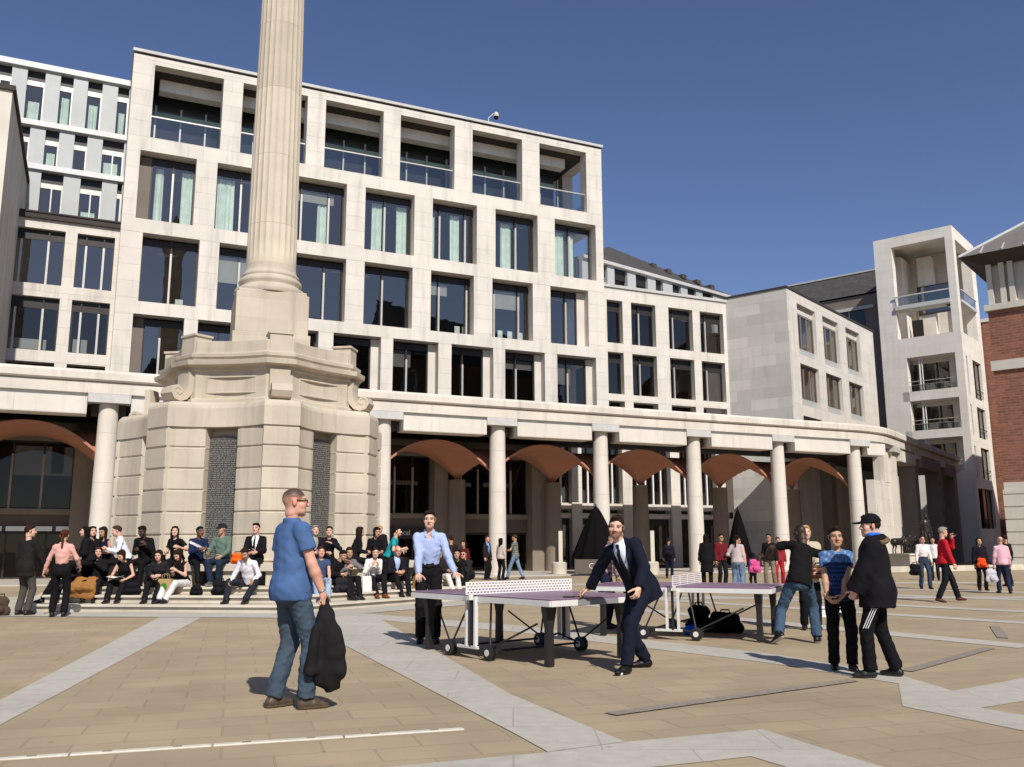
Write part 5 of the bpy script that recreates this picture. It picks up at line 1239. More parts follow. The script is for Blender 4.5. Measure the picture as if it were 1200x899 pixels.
# --- man in the navy suit at the near end
X, Y, YW, H = 1.31, 10.26, 124, 1.86; s = H / 1.78
person('bearded man in navy suit and dark tie resting one hand on the table', X, Y, YW, H, res='near', skin='fair', hair='quiff', hairc='dark', beard=((.13, .065, .04), .72), top='jacket', topc='#171a29', inner='#d9dee6', tie='#14161d', bot='trousers', botc='#171a29', shoec='#0e0c0d', hem=.17, vneck=.3,
    pel=(0, -.14, -.07), lean=28, side=6, twist=20, hyaw=42, hpitch=6, htilt=-6, hR=loc(X, Y, YW, s, .86, 10.74, .80), eR=(.7, -.4, .3), hdR=dirl(YW, -.8, .3, -.28), pnR=dirl(YW, -.2, .1, -1), hL=(-.30, .16, .86), eL=(-.4, -.9, 0), curl=(.7, .45),
    fL=(-.12, .20, .08), fR=(.16, -.32, .08), tL=14, tR=-22, kL=(-.1, 1, 0), kR=(.2, 1, 0))
bt = thing('table_tennis_bat', 'black table tennis bat under the right hand of the man in the navy suit', 'bat', (.66, 10.80, .763), rad(-20))
b = MB(); b.prism([(.078 * cos(2 * pi * i / 24), .082 * sin(2 * pi * i / 24)) for i in range(24)], 0.001, .011); b.obj('blade', BLKP, bt, bevel=.002)
b = MB(); b.box(.07, .175, -.014, .014, -.003, .018); b.obj('handle', mat('bat_wood', (.16, .08, .04), .5), bt, bevel=.005)
bl_ = MB(); bl_.lathe([(.001, 0)] + [(.02 * sin(pi * k / 12), .02 - .02 * cos(pi * k / 12)) for k in range(1, 12)] + [(.001, .04)], 20)
o = bl_.obj('table_tennis_ball', NETW, None, smooth=True); o.location = (1.14, 9.93, 0); tag(o, 'white table tennis ball on the paving in front of the navy suited man', 'ball')

# --- the two boys
X, Y, YW, H = 3.62, 10.30, 168, 1.575; s = H / 1.78
SB = [np.array(lin('#1c2c50')), np.array(lin('#31517f')), np.array(lin('#4d6f9f'))]
def boyst(Vx, Cc, q):
    Cc[:, :3] = SB[0]; f = np.mod(q[:, 2], .052); Cc[f < .012, :3] = SB[1]; Cc[np.mod(q[:, 2] + .02, .104) < .006, :3] = (.35, .42, .5)
    m = (q[:, 2] > .37) | (np.abs(q[:, 0]) > .185); n = np.sin(Vx[:, 0] * 90) * np.sin(Vx[:, 2] * 80 + Vx[:, 0] * 30); Cc[m, :3] = SB[2]; Cc[m & (n > .45), :3] = (.22, .30, .42)
boy1 = person('boy with swept up dark hair in a blue striped t-shirt', X, Y, YW, H, res='near', kid=.5, skin='tan', hair='quiff', hairc='dark', top='tee', topc='#223358', stripes=boyst, sleeve=.56, hem=.10, bot='trousers', botc='#141316', shoec='#0e0d0e', 
    hyaw=6, hpitch=3, hL=(-.02, .20, .90), hR=(.16, .17, .84), eL=(-.35, -.9, -.2), eR=(.35, -.9, -.2), hdL=(.6, .25, -.75), hdR=(-.6, .3, -.7), fL=(-.10, .05, .08), fR=(.10, -.03, .08))
X, Y, YW, H = 3.82, 9.74, 66, 1.69; s = H / 1.78
boy2 = person('boy in a black cap and black parka with a blue hood lining and fur trim', X, Y, YW, H, res='near', kid=.4, skin='fair', hair='short', hairc='dark', cap='#141318', top='parka', topc='#17161a', sleeve=1.97, hem=.20, bot='trousers', botc='#141316', shoec='#1b1a1c', solec='#3a393b', loose=.7,
    hyaw=22, hL=(-.13, .22, .90), hR=(.17, .20, .89), eL=(-.7, -.8, 0), eR=(.6, -.9, 0), hdL=(.3, .5, -.8), hdR=(-.3, .5, -.8), curl=(.8, .8), fL=(-.12, .12, .08), fR=(.12, -.14, .08), tL=12, tR=-18)
NBk = boy2['SH'] + boy2['d'] * .075 * s; f_, r_2, d_ = boy2['sfw'], boy2['srt'], boy2['d']
v = Vol(NBk - .28, NBk + .28, .009)
for t in np.linspace(-2.4, 2.4, 22): # hood rolled down round the neck
    q = lambda t: NBk + r_2 * .105 * s * sin(t) - f_ * (.085 * cos(t) + .02) * s + d_ * (.012 - .035 * (1 - cos(t)) * .5) * s
    v.cap(q(t), q(t + .23), .040 * s, .040 * s, .02)
v.folds(.004, 5, (.04, .09)); sobj('hood', [v.mesh()], cloth('#17161a'), boy2['root'])
v = Vol(NBk - .28, NBk + .30, .0085)
for t in np.linspace(-2.3, 2.3, 20):
    q = lambda t: NBk + r_2 * .082 * s * sin(t) - f_ * (.06 * cos(t) + .005) * s + d_ * .045 * s
    v.cap(q(t), q(t + .25), .026 * s, .026 * s, .012)
sobj('hood_lining', [v.mesh()], cloth('#2f6bd0'), boy2['root'])
v = Vol(NBk - .33, NBk + .33, .008)
for t in np.linspace(-1.9, 1.3, 20):
    q = lambda t: NBk + r_2 * .142 * s * sin(t) - f_ * (.125 * cos(t) + .03) * s + d_ * (.0 - .04 * abs(sin(t))) * s
    v.cap(q(t), q(t + .2), .024 * s, .024 * s, .008)
v.folds(.007, 9, (.012, .03)); sobj('fur_trim', [v.mesh()], mat('fur', (.20, .13, .075), .95, .4, 60, bump=1.2, bs=160), boy2['root'])
b = MB() # three white stripes down the near trouser leg
for k in range(3):
    for sd in (1,):
        hp, kn_ = boy2['P'] - boy2['srt'] * .09 * s, boy2['kn'][0]
        off = -boy2['srt'] * (.083) * s
        b.tube([tuple(hp + off * 1.25 + boy2['sfw'] * (k - 1) * .022 - V3(0, 0, .14)), tuple(kn_ + off * .98 + boy2['sfw'] * (k - 1) * .022 + V3(0, 0, .02))], .0045, 6)
b.obj('side_stripe', NETW, boy2['root'])

# --- man in black t-shirt, reaching over the second table
X, Y, YW, H = 4.03, 13.02, 2, 1.84; s = H / 1.78
person('man in black t-shirt and jeans lunging at the farther table, back turned', X, Y, YW, H, res='near', skin='dark', hair='buzz', hairc='black', top='tee', topc='#151315', sleeve=.72, hem=.09, bot='jeans', botc='#3f5166', shoec='#141214', solec='#b9b4ab',
    pel=(.0, 0, -.10), side=16, lean=16, twist=12, hpitch=30, hyaw=22, htilt=-4, hL=(-.32, .42, 1.12), eL=(-1, -.1, .2), hR=(.47, .28, .98), eR=(.6, -.6, .3), hdL=(-.9, .4, .1), fL=(-.36, -.12, .14), fR=(.22, .06, .08), tL=28, tR=-30, pitL=-28, kL=(.1, 1, 0), kR=(.5, 1, 0))

# --- others standing or walking about
def stand(label, x, y, yaw, H, **k): return person(label, x, y, yaw, H, **k)
stand('man in charcoal jacket and grey trousers standing, back turned, at the left edge', -9.95, 18.88, -18, 1.84, res='mid', skin='fair', hair='short', hairc='dark', top='jacket', topc='#231f1f', hem=.20, bot='trousers', botc='#4a4440', hyaw=-42, hR=(.26, .22, .92))
stand('woman with long auburn ponytail, pink blouse and black trousers standing by the steps', -9.02, 18.45, 14, 1.74, res='mid', skin='fair', fem=.9, hair='pony', hairc='auburn', top='shirt', sleeve=1.5, topc='#cf9f95', tuck=True, bot='trousers', botc='#0f0d0e', hL=(-.36, .12, .86), hR=(.30, .2, .98))
stand('grey haired man in a red jumper walking right with a hand raised to his face', 10.32, 22.05, -98, 1.80, res='mid', skin='fair', hair='short', hairc='grey', top='jumper', topc='#b3202b', hem=.06, bot='trousers', botc='#1a1a1d', shoec='#4b211c', hyaw=8, hpitch=6, hL=(-.02, .22, 1.50), eL=(-.3, .6, -.9), hR=(.24, .14, .86), fL=(-.10, .30, .08), fR=(.10, -.22, .10), pitR=-12, specs='sun')
stand('man in a white shirt, jeans and sunglasses walking with a dark bag in his hand', 12.75, 28.6, 178, 1.66, res='far', skin='pink', hair='short', hairc='dark', top='shirt', topc='#e3d9d6', tuck=True, bot='jeans', botc='#343f4f', specs='sun', fL=(-.1, .12, .08), fR=(.1, -.12, .08))
stand('bald man in a pink shirt and navy trousers walking away with a plastic bag', 13.75, 25.9, -8, 1.60, res='far', skin='pink', hair='bald', hairc='grey', top='shirt', topc='#d6a9b4', hem=.08, fat=.5, bot='trousers', botc='#232a40', fL=(-.12, .12, .08), fR=(.12, -.12, .08))
stand('woman in a dark coat with purple sleeves carrying an orange-red bag', 13.9, 27.4, 176, 1.58, res='far', skin='tan', fem=.8, hair='bob', hairc='dark', top='coat', topc='#1d1620', hem=.25, bot='trousers', botc='#131014')
stand('person in dark clothes half hidden behind the bald man in the pink shirt', 16.2, 30.2, 20, 1.68, res='far', skin='tan', hair='short', hairc='dark', top='jacket', topc='#1b1618', bot='trousers', botc='#131014')
stand('person in a white top far off just left of the man in the red jumper', 16.1, 35.2, 150, 1.66, res='far', skin='tan', hair='short', hairc='dark', top='tee', topc='#d9d4d2', bot='trousers', botc='#20202a')
stand('man in a dark jacket over a blue shirt chatting by the arcade column', -1.05, 37.6, -120, 1.80, res='far', skin='pink', hair='short', hairc='brown', top='jacket', topc='#221d20', inner='#6f8ec0', vneck=-1, bot='trousers', botc='#16151b', hyaw=-8)
stand('woman with long black hair and pale cardigan between two men by a column', -.48, 37.0, -40, 1.70, res='far', skin='tan', fem=.8, hair='long', hairc='black', top='jumper', topc='#b9aaa2', bot='trousers', botc='#131216')
stand('man in a grey striped t-shirt and pale jeans striding left by the arcade column', .10, 37.3, 70, 1.84, res='far', skin='tan', hair='short', hairc='brown', top='tee', topc='#7b7d76', sleeve=.6, bot='jeans', botc='#71879f', hL=(-.15, .35, 1.12), fL=(-.1, .30, .08), fR=(.1, -.30, .10),
      stripes=lambda V, C, q: C.__setitem__((np.mod(q[:, 2], .09) < .03, slice(0, 3)), np.array(lin('#474b4a'))))
X, Y = 1.62, 15.6
stand('person in checked shirt at the left end of the farther table', 1.55, 15.5, -110, 1.70, res='mid', skin='tan', hair='short', hairc='dark', top='shirt', topc='#9a8482', bot='trousers', botc='#1c2033', lean=14, hR=(.2, .4, .95),
      stripes=lambda V, C, q: C.__setitem__(((np.mod(q[:, 2], .07) < .025) ^ (np.mod(q[:, 0] + q[:, 1], .08) < .03), slice(0, 3)), np.array(lin('#5b4a52'))))
stand('person with dark backpack standing alone by the arcade, back turned', 6.55, 38.6, -20, 1.68, res='far', skin='tan', hair='short', hairc='dark', top='jacket', topc='#1c1d2a', bot='trousers', botc='#1a1d2e')
stand('woman with long black hair in a black coat seen from behind beyond the farther table', 6.15, 29.2, -12, 1.74, res='far', skin='tan', fem=.9, hair='long', hairc='black', top='coat', topc='#0f0d10', hem=.42, bot='trousers', botc='#18100f', shoec='#2a1a16')
stand('man in sunglasses and dark red jacket beside the woman in the black coat', 6.68, 29.5, -160, 1.74, res='far', skin='tan', hair='short', hairc='black', top='jacket', topc='#641c24', bot='trousers', botc='#1c1a20', specs='sun', hL=(-.1, .3, 1.2))
stand('dark haired woman in grey top with bright pink jacket round her waist', 6.48, 26.6, -25, 1.68, res='mid', skin='tan', fem=.7, hair='pony', hairc='black', top='jumper', topc='#b7aaa8', hem=.04, bot='jeans', botc='#6d7f95', shoec='#3b4a66', solec='#c9c5bd', hL=(-.2, .2, 1.1))
stand('woman in sunglasses and a bright red jacket behind the pink backpack', 7.42, 30.2, -175, 1.64, res='far', skin='tan', fem=.8, hair='bob', hairc='black', top='jacket', topc='#b01a24', bot='jeans', botc='#5c7696', specs='sun')
stand('child with a pink backpack seen from behind among the group at the farther table', 7.45, 28.6, 5, 1.14, res='far', skin='tan', kid=.7, fem=.4, hair='bob', hairc='black', top='jumper', topc='#3a3f63', bot='trousers', botc='#2a2430')
stand('man with black hair in a dark jacket and khaki trousers right of the pink backpack', 8.18, 29.3, 150, 1.74, res='far', skin='tan', hair='short', hairc='black', top='jacket', topc='#1d1714', bot='trousers', botc='#7d7160', fL=(-.14, 0, .08), fR=(.14, .04, .08), specs='sun')
stand('person in red top and red trousers right of the man in khaki trousers', 8.75, 30.3, 170, 1.64, res='far', skin='tan', fem=.4, hair='short', hairc='black', top='jumper', topc='#8d2a33', bot='trousers', botc='#a3222e')
stand('blond person in cream coat at the right end of the farther table', 4.83, 15.1, 170, 1.70, res='mid', skin='fair', fem=.4, hair='short', hairc='blond', top='coat', topc='#b8ab95', hem=.15, bot='trousers', botc='#17151a', hR=(.1, .35, 1.0), hL=(-.1, .32, 1.0))

# --- people on the bench and steps of the monument
GRP = 'people sitting on the monument steps'
def hexp(edge, inr, e):
    a = rad(edge); return CX + sin(a) * inr + cos(a) * e, CY - cos(a) * inr + sin(a) * e
def sit(label, edge, e, tier, turn=0, H=1.72, dz=0, knee=.0, **k):
    s = H / 1.78
    if tier == 'bench': inr, zb, hz, fy = 3.92, .50, .575, .44
    else: inr, zb, hz, fy = 4.33, .17, .425, .60
    x, y = hexp(edge, inr, e); a = dict(pel=(0, 0, (hz - .945 * s) / s), fL=(-.11, fy / s, .08), fR=(.11, (fy + .03) / s, .08), seat=True, res='mid', group=GRP,
        hL=(-.10, .34, hz / s + .16), hR=(.10, .34, hz / s + .15), eL=(-.5, -.7, -.6), eR=(.5, -.7, -.6), hem=.0, lean=12, bot='trousers', botc='#171518')
    a.update(k)
    if turn: # twist the whole figure on its seat but keep the feet down
        a['fL'] = tuple(np.array(a['fL']) + 0)
    return person(label, x, y, 180 + edge + turn, H, zb, **a)
EAT = dict(hL=(-.05, .26, 1.08), eL=(-1, -.1, -.5)); EATR = dict(hR=(.05, .26, 1.08), eR=(1, -.1, -.5))
E1, E2 = -7, 53
bz = lambda z: z # bench heights relative to the foot step
sit('woman in black with hand to her face, leftmost on the bench', E1, -2.36, 'bench', 30, 1.72, skin='fair', fem=.8, hair='long', hairc='dark', top='jumper', topc='#141114', hL=(-.05, .18, 1.02), eL=(-1, .2, -.6), hyaw=20, lean=16)
sit('woman with long dark hair in navy sleeveless top on the bench', E1, -1.94, 'bench', -25, 1.70, skin='tan', fem=.9, hair='long', hairc='dark', top='tank', topc='#1c1730', hyaw=18, hpitch=20, lean=14)
sit('man with short brown hair in a white shirt and tie on the bench leaning left', E1, -1.50, 'bench', -55, 1.78, skin='fair', hair='short', hairc='brown', top='shirt', topc='#dde0ea', hyaw=-5, hpitch=10, lean=20, hL=(-.15, .42, .82), hR=(.05, .46, .80))
sit('man in black jacket eating on the bench above the woman who is reading', E1, -1.02, 'bench', 0, 1.76, skin='dark', hair='short', hairc='black', top='jacket', topc='#141214', hpitch=22, hyaw=-12, lean=18, hL=(-.12, .28, .92), hR=(.10, .30, .80))
sit('woman with long black hair in a black t-shirt holding a sandwich on the bench', E1, -.28, 'bench', -10, 1.68, skin='fair', fem=.9, hair='long', hairc='black', top='tee', topc='#151315', sleeve=.6, hyaw=35, hL=(-.26, .30, .90), hR=(.08, .34, .78))
sit('person in navy jacket with white stripe on the bench, turned left', E1, .16, 'bench', 48, 1.66, skin='brown', hair='short', hairc='black', top='jacket', topc='#1d2846', hyaw=14, lean=14, hL=(-.1, .40, .86), hR=(.08, .42, .86), stripes=lambda V, C, q: C.__setitem__((np.abs(q[:, 2] - .30 - q[:, 0] * .5) < .03, slice(0, 3)), np.array((.62, .62, .64))))
sit('man in green jumper and dark cap on the bench', E1, .78, 'bench', 0, 1.76, skin='tan', hair='short', hairc='black', cap='#22252f', top='jumper', topc='#5e7165', bot='jeans', botc='#232d40', shoec='#55585c', solec='#c9c9c9', hyaw=-18, lean=6, hL=(-.14, .36, .66), hR=(.18, .36, .72), fL=(-.10, .36, .08), fR=(.06, .40, .10))
sit('young man in black suit and tie on the bench right of the orange bag', E1, 1.56, 'bench', 8, 1.78, skin='fair', hair='short', hairc='black', top='jacket', topc='#1c181c', inner='#e4e2e2', tie='#121013', hyaw=-12, lean=3)
sit('person in sunglasses and white top low on the steps behind the pink blouse', E1, -2.46, 'step', 10, 1.62, skin='tan', hair='short', hairc='dark', top='tee', topc='#d8d5d5', specs='sun', lean=5)
cw = sit('woman with long brown hair, black jacket and camel coat across her knees', E1, -1.93, 'step', 18, 1.70, skin='fair', fem=.9, hair='long', hairc='brown', top='jacket', topc='#1a1619', hyaw=22, hL=(-.02, .20, .88), hR=(.16, .22, .92), eL=(-1, 0, -.6), lean=4)
rd = sit('woman in a black sleeveless dress reading with bowed head on the steps', E1, -1.22, 'step', 4, 1.70, skin='fair', fem=.9, hair='bob', hairc='dark', top='dress', topc='#141214', hpitch=38, hyaw=-22, lean=22, hL=(-.18, .42, .52), hR=(.16, .46, .56))
sit('woman in a black vest and white trousers looking down at her phone on the steps', E1, .10, 'step', -14, 1.66, skin='fair', fem=.9, hair='long', hairc='dark', top='tank', topc='#141114', botc='#d3cfd0', hpitch=40, lean=16, hL=(-.05, .32, .74), hR=(.06, .32, .74), fL=(-.04, .62, .08), fR=(.10, .66, .08))
sit('bearded man in a white shirt looking down with forearms on his knees on the steps', E1, 1.64, 'step', -4, 1.80, skin='tan', hair='short', hairc='dark', beard=((.08, .05, .035), .6), top='shirt', sleeve=1.5, topc='#d6d3d8', botc='#25272f', hpitch=32, lean=24, hL=(-.28, .42, .46), hR=(.26, .40, .44), fL=(-.20, .60, .08), fR=(.22, .60, .08), kL=(-.5, 1, 0), kR=(.5, 1, 0))
sit('elderly person with grey hair in a black jacket and pale scarf on the bench', E2, -1.50, 'bench', -16, 1.70, skin='fair', hair='short', hairc='grey', top='jacket', topc='#201b1e', inner='#9a958e', vneck=.1, hyaw=-8, lean=8)
sit('woman with dark ponytail in navy dress resting her chin on her hand', E2, -1.06, 'bench', -28, 1.68, skin='fair', fem=.8, hair='pony', hairc='dark', top='jumper', topc='#181420', bot='skirt', botc='#16131d', hyaw=-18, hL=(-.04, .20, .98), eL=(-1, .2, -.6), lean=12)
sit('woman in black with very long dark hair on the bench turning away to the right', E2, -.24, 'bench', 62, 1.70, skin='fair', fem=.9, hair='long', hairc='dark', top='jumper', topc='#17191c', hyaw=15, lean=14)
sit('dark haired woman in black jumper on the bench left of the teal t-shirt', E2, .42, 'bench', -20, 1.70, skin='tan', fem=.9, hair='bob', hairc='black', top='jumper', topc='#141113', hyaw=6, hpitch=14, lean=14)
sit('man with dark hair in a teal t-shirt sitting high on the bench facing right', E2, .96, 'bench', 38, 1.76, skin='fair', hair='short', hairc='black', top='tee', topc='#1f8f96', sleeve=.6, hyaw=-2, lean=18, hR=(.2, .38, .80))
sit('person in pale jeans low on the steps beside the man in blue polo', E2, -1.62, 'step', -34, 1.70, skin='pink', hair='short', hairc='brown', top='tee', topc='#3a4a66', bot='jeans', botc='#8fa9c0', shoec='#27324d', solec='#cfcccb', lean=10, hL=(-.16, .46, .48))
sit('man with dark hair in a grey jumper raising food to his mouth on the steps', E2, -.92, 'step', -14, 1.76, skin='tan', hair='short', hairc='dark', top='jumper', topc='#6e6a6c', hyaw=-14, hpitch=12, lean=22, hL=(.02, .34, .84), eL=(-1, .1, -.4), hR=(.12, .40, .72))
sit('man with dark hair in a white shirt and brown shoes eating on the steps', E2, -.06, 'step', -20, 1.76, skin='fair', hair='short', hairc='dark', top='shirt', sleeve=1.5, topc='#e0dcd9', botc='#1b191c', shoec='#7a3f1c', hyaw=-22, hpitch=10, lean=24, hL=(-.02, .38, .76), hR=(.14, .40, .78))
sit('balding man in glasses, a dark suit and blue shirt sitting on the steps', E2, .72, 'step', -18, 1.78, skin='pink', hair='bald', hairc='brown', top='jacket', topc='#211d22', inner='#a9c0e4', hpitch=14, hyaw=-6, lean=16, specs='thin')
sit('person in purple grey top on the steps behind the blue shirted man', E2, 1.62, 'step', -10, 1.66, skin='tan', fem=.6, hair='bob', hairc='dark', top='jumper', topc='#4a3f4d')
sit('person in dark cap with pale trousers at the right end of the steps', E2, 2.62, 'step', -20, 1.70, skin='tan', hair='short', hairc='dark', cap='#2b2523', top='jumper', topc='#2c2526', botc='#d0c8c2', lean=16)
stand('person in a dark brown coat standing beside the steps, back turned', -1.85, 27.6, 30, 1.70, res='far', skin='tan', hair='short', hairc='dark', top='coat', topc='#241d1b', bot='trousers', botc='#171416')
stand('person in a dark red jacket standing behind the steps near the arcade column', -1.55, 29.3, 150, 1.56, res='far', skin='tan', fem=.5, hair='bob', hairc='dark', top='jacket', topc='#54131a', bot='trousers', botc='#1b1719')
sit('black haired man in black jacket bent forward at the right of the steps', E2, 3.12, 'step', -52, 1.78, skin='tan', hair='short', hairc='black', top='jacket', topc='#151316', lean=38, hpitch=5, hL=(.0, .52, .62), hR=(.1, .55, .60))
sit('man in sunglasses bent over his lunch at the far right end of the steps', E2, 3.6, 'step', -72, 1.74, skin='pink', hair='short', hairc='brown', top='shirt', topc='#2a262a', specs='sun', lean=40, hL=(0, .5, .72), hR=(.1, .5, .70))
person('person with fair hair standing behind the woman in the black jumper on the bench', -3.47, 24.05, 170, 1.42, .5, res='far', skin='pink', hair='short', hairc='blond', top='jacket', topc='#1d1a1c', bot='trousers', botc='#171518')
sit('person in a black jacket hunched on the steps beside the dark grey backpack', E2, -1.28, 'step', 14, 1.66, skin='tan', hair='short', hairc='black', top='jacket', topc='#19171a', lean=26, hpitch=24)
sit('dark haired person in a charcoal jumper on the steps behind the tan paper bag', E1, -.42, 'step', 8, 1.64, skin='fair', fem=.5, hair='bob', hairc='dark', top='jumper', topc='#262325', lean=20, hpitch=18)
x_, y_ = hexp(-67, 4.0, 3.0)
person('person in black coat on the bench in shade at the far left', x_, y_, 113, 1.70, .5, res='mid', group=GRP, skin='fair', fem=.6, hair='long', hairc='black', top='coat', topc='#161417', seat=True, pel=(0, 0, -.36), fL=(-.1, .44, .08), fR=(.1, .44, .08), hL=(-.1, .34, .72), hR=(.1, .34, .72), hem=0, lean=12, bot='trousers', botc='#15131a')
x_, y_ = hexp(-67, 4.3, 2.6)
person('person in dark clothes sitting in shade on the left side of the steps', x_, y_, 113, 1.68, .17, res='mid', group=GRP, skin='tan', hair='short', hairc='dark', top='jumper', topc='#232136', seat=True, pel=(0, 0, -.50), fL=(-.1, .62, .08), fR=(.1, .62, .08), hL=(-.1, .36, .6), hR=(.1, .36, .6), hem=0, lean=16, bot='trousers', botc='#15131a')

# ================================================================ bags and other things people brought
def bagshape(nm, label, cat, x, y, z, rz, w_, d_, h_, col, paper=False, logo=None, group=None):
    t = thing(nm, label, cat, (x, y, z), rad(rz), group); m = cloth(col, 'bag') if not paper else mat('bag_%s' % col[1:], col, .8, .08, 6, bump=.3, bs=25)
    if paper:
        b = MB(); b.rings([[(sx * w_ / 2 * k, sy * d_ / 2 * k2, zz) for sx, sy in ((-1, -1), (0, -1.06), (1, -1), (1.02, 0), (1, 1), (0, 1.04), (-1, 1), (-1.02, 0))] for zz, k, k2 in ((0, 1, 1), (h_ * .5, 1.03, .9), (h_, .97, .62))]); b.obj('sack', m, t)
        for sy in (-1, 1):
            b = MB(); b.tube([(-.07, sy * d_ * .30, h_ - .02), (-.06, sy * d_ * .30, h_ + .08), (0, sy * d_ * .3, h_ + .11), (.06, sy * d_ * .30, h_ + .08), (.07, sy * d_ * .30, h_ - .02)], .006); b.obj('handle', m, t)
        if logo:
            b = MB(); b.prism([(.075 * cos(2 * pi * i / 20), .075 * sin(2 * pi * i / 20)) for i in range(20)], 0, .004, 0, Matrix.Translation((0, -d_ / 2 * .98 - .012, h_ * .52)) @ Matrix.Rotation(pi / 2, 4, 'X')); b.obj('badge', cloth(logo, 'badge'), t)
    else:
        v = Vol((-w_, -d_ - .05, -.03), (w_, d_ + .05, h_ * 1.25), .014)
        v.cap((-w_ * .28, 0, h_ * .22), (w_ * .28, 0, h_ * .22), h_ * .24, h_ * .24, .03, V3(0, 1, 0), d_ / h_ * 1.5); v.cap((-w_ * .2, 0, h_ * .7), (w_ * .2, .01, h_ * .68), h_ * .24, h_ * .22, .08, V3(0, 1, 0), d_ / h_ * 1.4)
        v.plane((0, 0, 0), (0, 0, -1)); v.folds(.007, int(abs(x * 100)) + 3, (.06, .16)); sobj('sack', [v.mesh()], m, t)
        b = MB(); b.tube([(-.08, 0, h_ * .86), (-.06, .02, h_ * 1.02), (.06, .02, h_ * 1.02), (.08, 0, h_ * .86)], .012); b.obj('handle', BLACK, t)
        v = Vol((-w_, -d_ - .12, -.03), (w_, d_, h_), .014); v.ell((0, -d_ * .42, h_ * .32), np.eye(3), (w_ * .30, d_ * .30, h_ * .2), .0); sobj('pocket', [v.mesh()], m, t)
    return t
p = lambda e, inr, q: hexp(e, inr, q)
x, y = p(E1, 4.72, -.10); bagshape('paper_bag', 'brown paper carrier bag with a round green badge on the steps', 'bag', x, y, .34, -8, .30, .14, .34, '#a58a5e', True, '#3d7a34')
x, y = p(E1, 3.95, 1.16); bagshape('plastic_bag', 'crumpled orange plastic bag on the bench beside the man in the green jumper', 'bag', x, y, .98, 10, .36, .2, .26, '#e0621b')
x, y = p(E1, 4.25, -.62); bagshape('backpack', 'black backpack with a pale blue front standing on the top step below the sandwich eater', 'backpack', x, y, .5, 0, .40, .22, .50, '#1b1b20')
x, y = p(E1, 4.72, -.85); bagshape('handbag', 'black handbag with something yellow in it beside the woman reading', 'bag', x, y, .34, 12, .44, .24, .30, '#17151c')
x, y = p(E1, 4.75, .62); bagshape('handbag', 'small black handbag on the step right of the white trousers', 'bag', x, y, .34, 0, .34, .2, .2, '#141216')
x, y = p(E1, 4.02, -.68); bagshape('coat_bundle', 'black coat bundled on the bench left of the sandwich eater', 'coat', x, y, .98, 5, .5, .26, .24, '#151316')
x, y = p(E1, 4.7, 1.12); bagshape('backpack', 'black rucksack on the steps under the man in the green jumper', 'backpack', x, y, .34, 5, .36, .22, .34, '#17161a')
x, y = p(E2, 4.05, -.62); bagshape('coat_bundle', 'navy coat bundled on the bench left of the woman turning away', 'coat', x, y, .98, 50, .46, .26, .26, '#171825')
x, y = p(E2, 4.72, -.58); bagshape('paper_bag', 'white carrier bag with lime edges between the feet of the man in the grey jumper', 'bag', x, y, .34, 50, .26, .12, .34, '#e2e0d8', True)
x, y = p(E2, 4.78, 1.12); bagshape('paper_bag', 'plain brown paper bag on the steps right of the balding man', 'bag', x, y, .34, 50, .24, .14, .30, '#9a7748', True)
x, y = p(E2, 4.75, -1.35); bagshape('backpack', 'dark grey backpack on the steps by the person in pale jeans', 'backpack', x, y, .34, 40, .38, .22, .36, '#26252a')
bagshape('backpack', 'brown rucksack standing on the paving at the left edge by the charcoal jacket', 'backpack', -10.35, 18.75, .0, 20, .36, .22, .42, '#4b3c30')
bagshape('backpack', 'bright pink backpack on the back of the child in the group', 'backpack', 7.44, 28.33, .52, 5, .34, .2, .44, '#c8518a')
bagshape('sports_bag', 'black sports bag lying under the farther table', 'bag', 3.35, 14.7, 0, -20, .75, .3, .34, '#0f0d0f')
bagshape('sports_bag', 'black slumped rucksack against the leg of the farther table', 'bag', 3.0, 14.95, 0, 30, .5, .34, .44, '#100e10')
bagshape('plastic_bag', 'small bright blue bag on the ground by the net post of the farther table', 'bag', 2.72, 14.3, 0, 10, .20, .14, .17, '#1f5fd0')
bagshape('plastic_bag', 'pale grey plastic bag hanging from the left hand of the bald man', 'bag', 13.42, 25.9, .30, 0, .3, .14, .40, '#b9b7bd')
bagshape('shoulder_bag', 'orange-red bag carried by the woman with purple sleeves', 'bag', 13.85, 27.22, .68, 0, .3, .16, .3, '#d8491f')
bagshape('holdall', 'dark bag hanging from the hand of the man in the white shirt and sunglasses', 'bag', 12.42, 28.5, .42, 0, .34, .18, .38, '#15141a')
bagshape('shoulder_bag', 'brown bag held by the blond person in the cream coat', 'bag', 4.92, 14.78, .82, 0, .34, .16, .24, '#6b4a38')
bagshape('backpack', 'dark blue backpack worn by the person alone under the arcade', 'backpack', 6.50, 38.42, .92, -20, .34, .2, .46, '#191b28')
t = thing('equipment_box', 'low white box with black side on the paving behind the two boys', 'box', (5.75, 17.6, 0), rad(-12))
b = MB(); b.box(0, .62, 0, .4, .0, .16); b.obj('case', WHITEP, t, bevel=.015)
b = MB(); b.box(.22, .58, -.012, .0, .02, .10); b.obj('side_panel', BLKP, t)
b = MB(); b.box(-.02, .64, -.02, .42, .163, .19); b.obj('lid', WHITEP, t, bevel=.01)
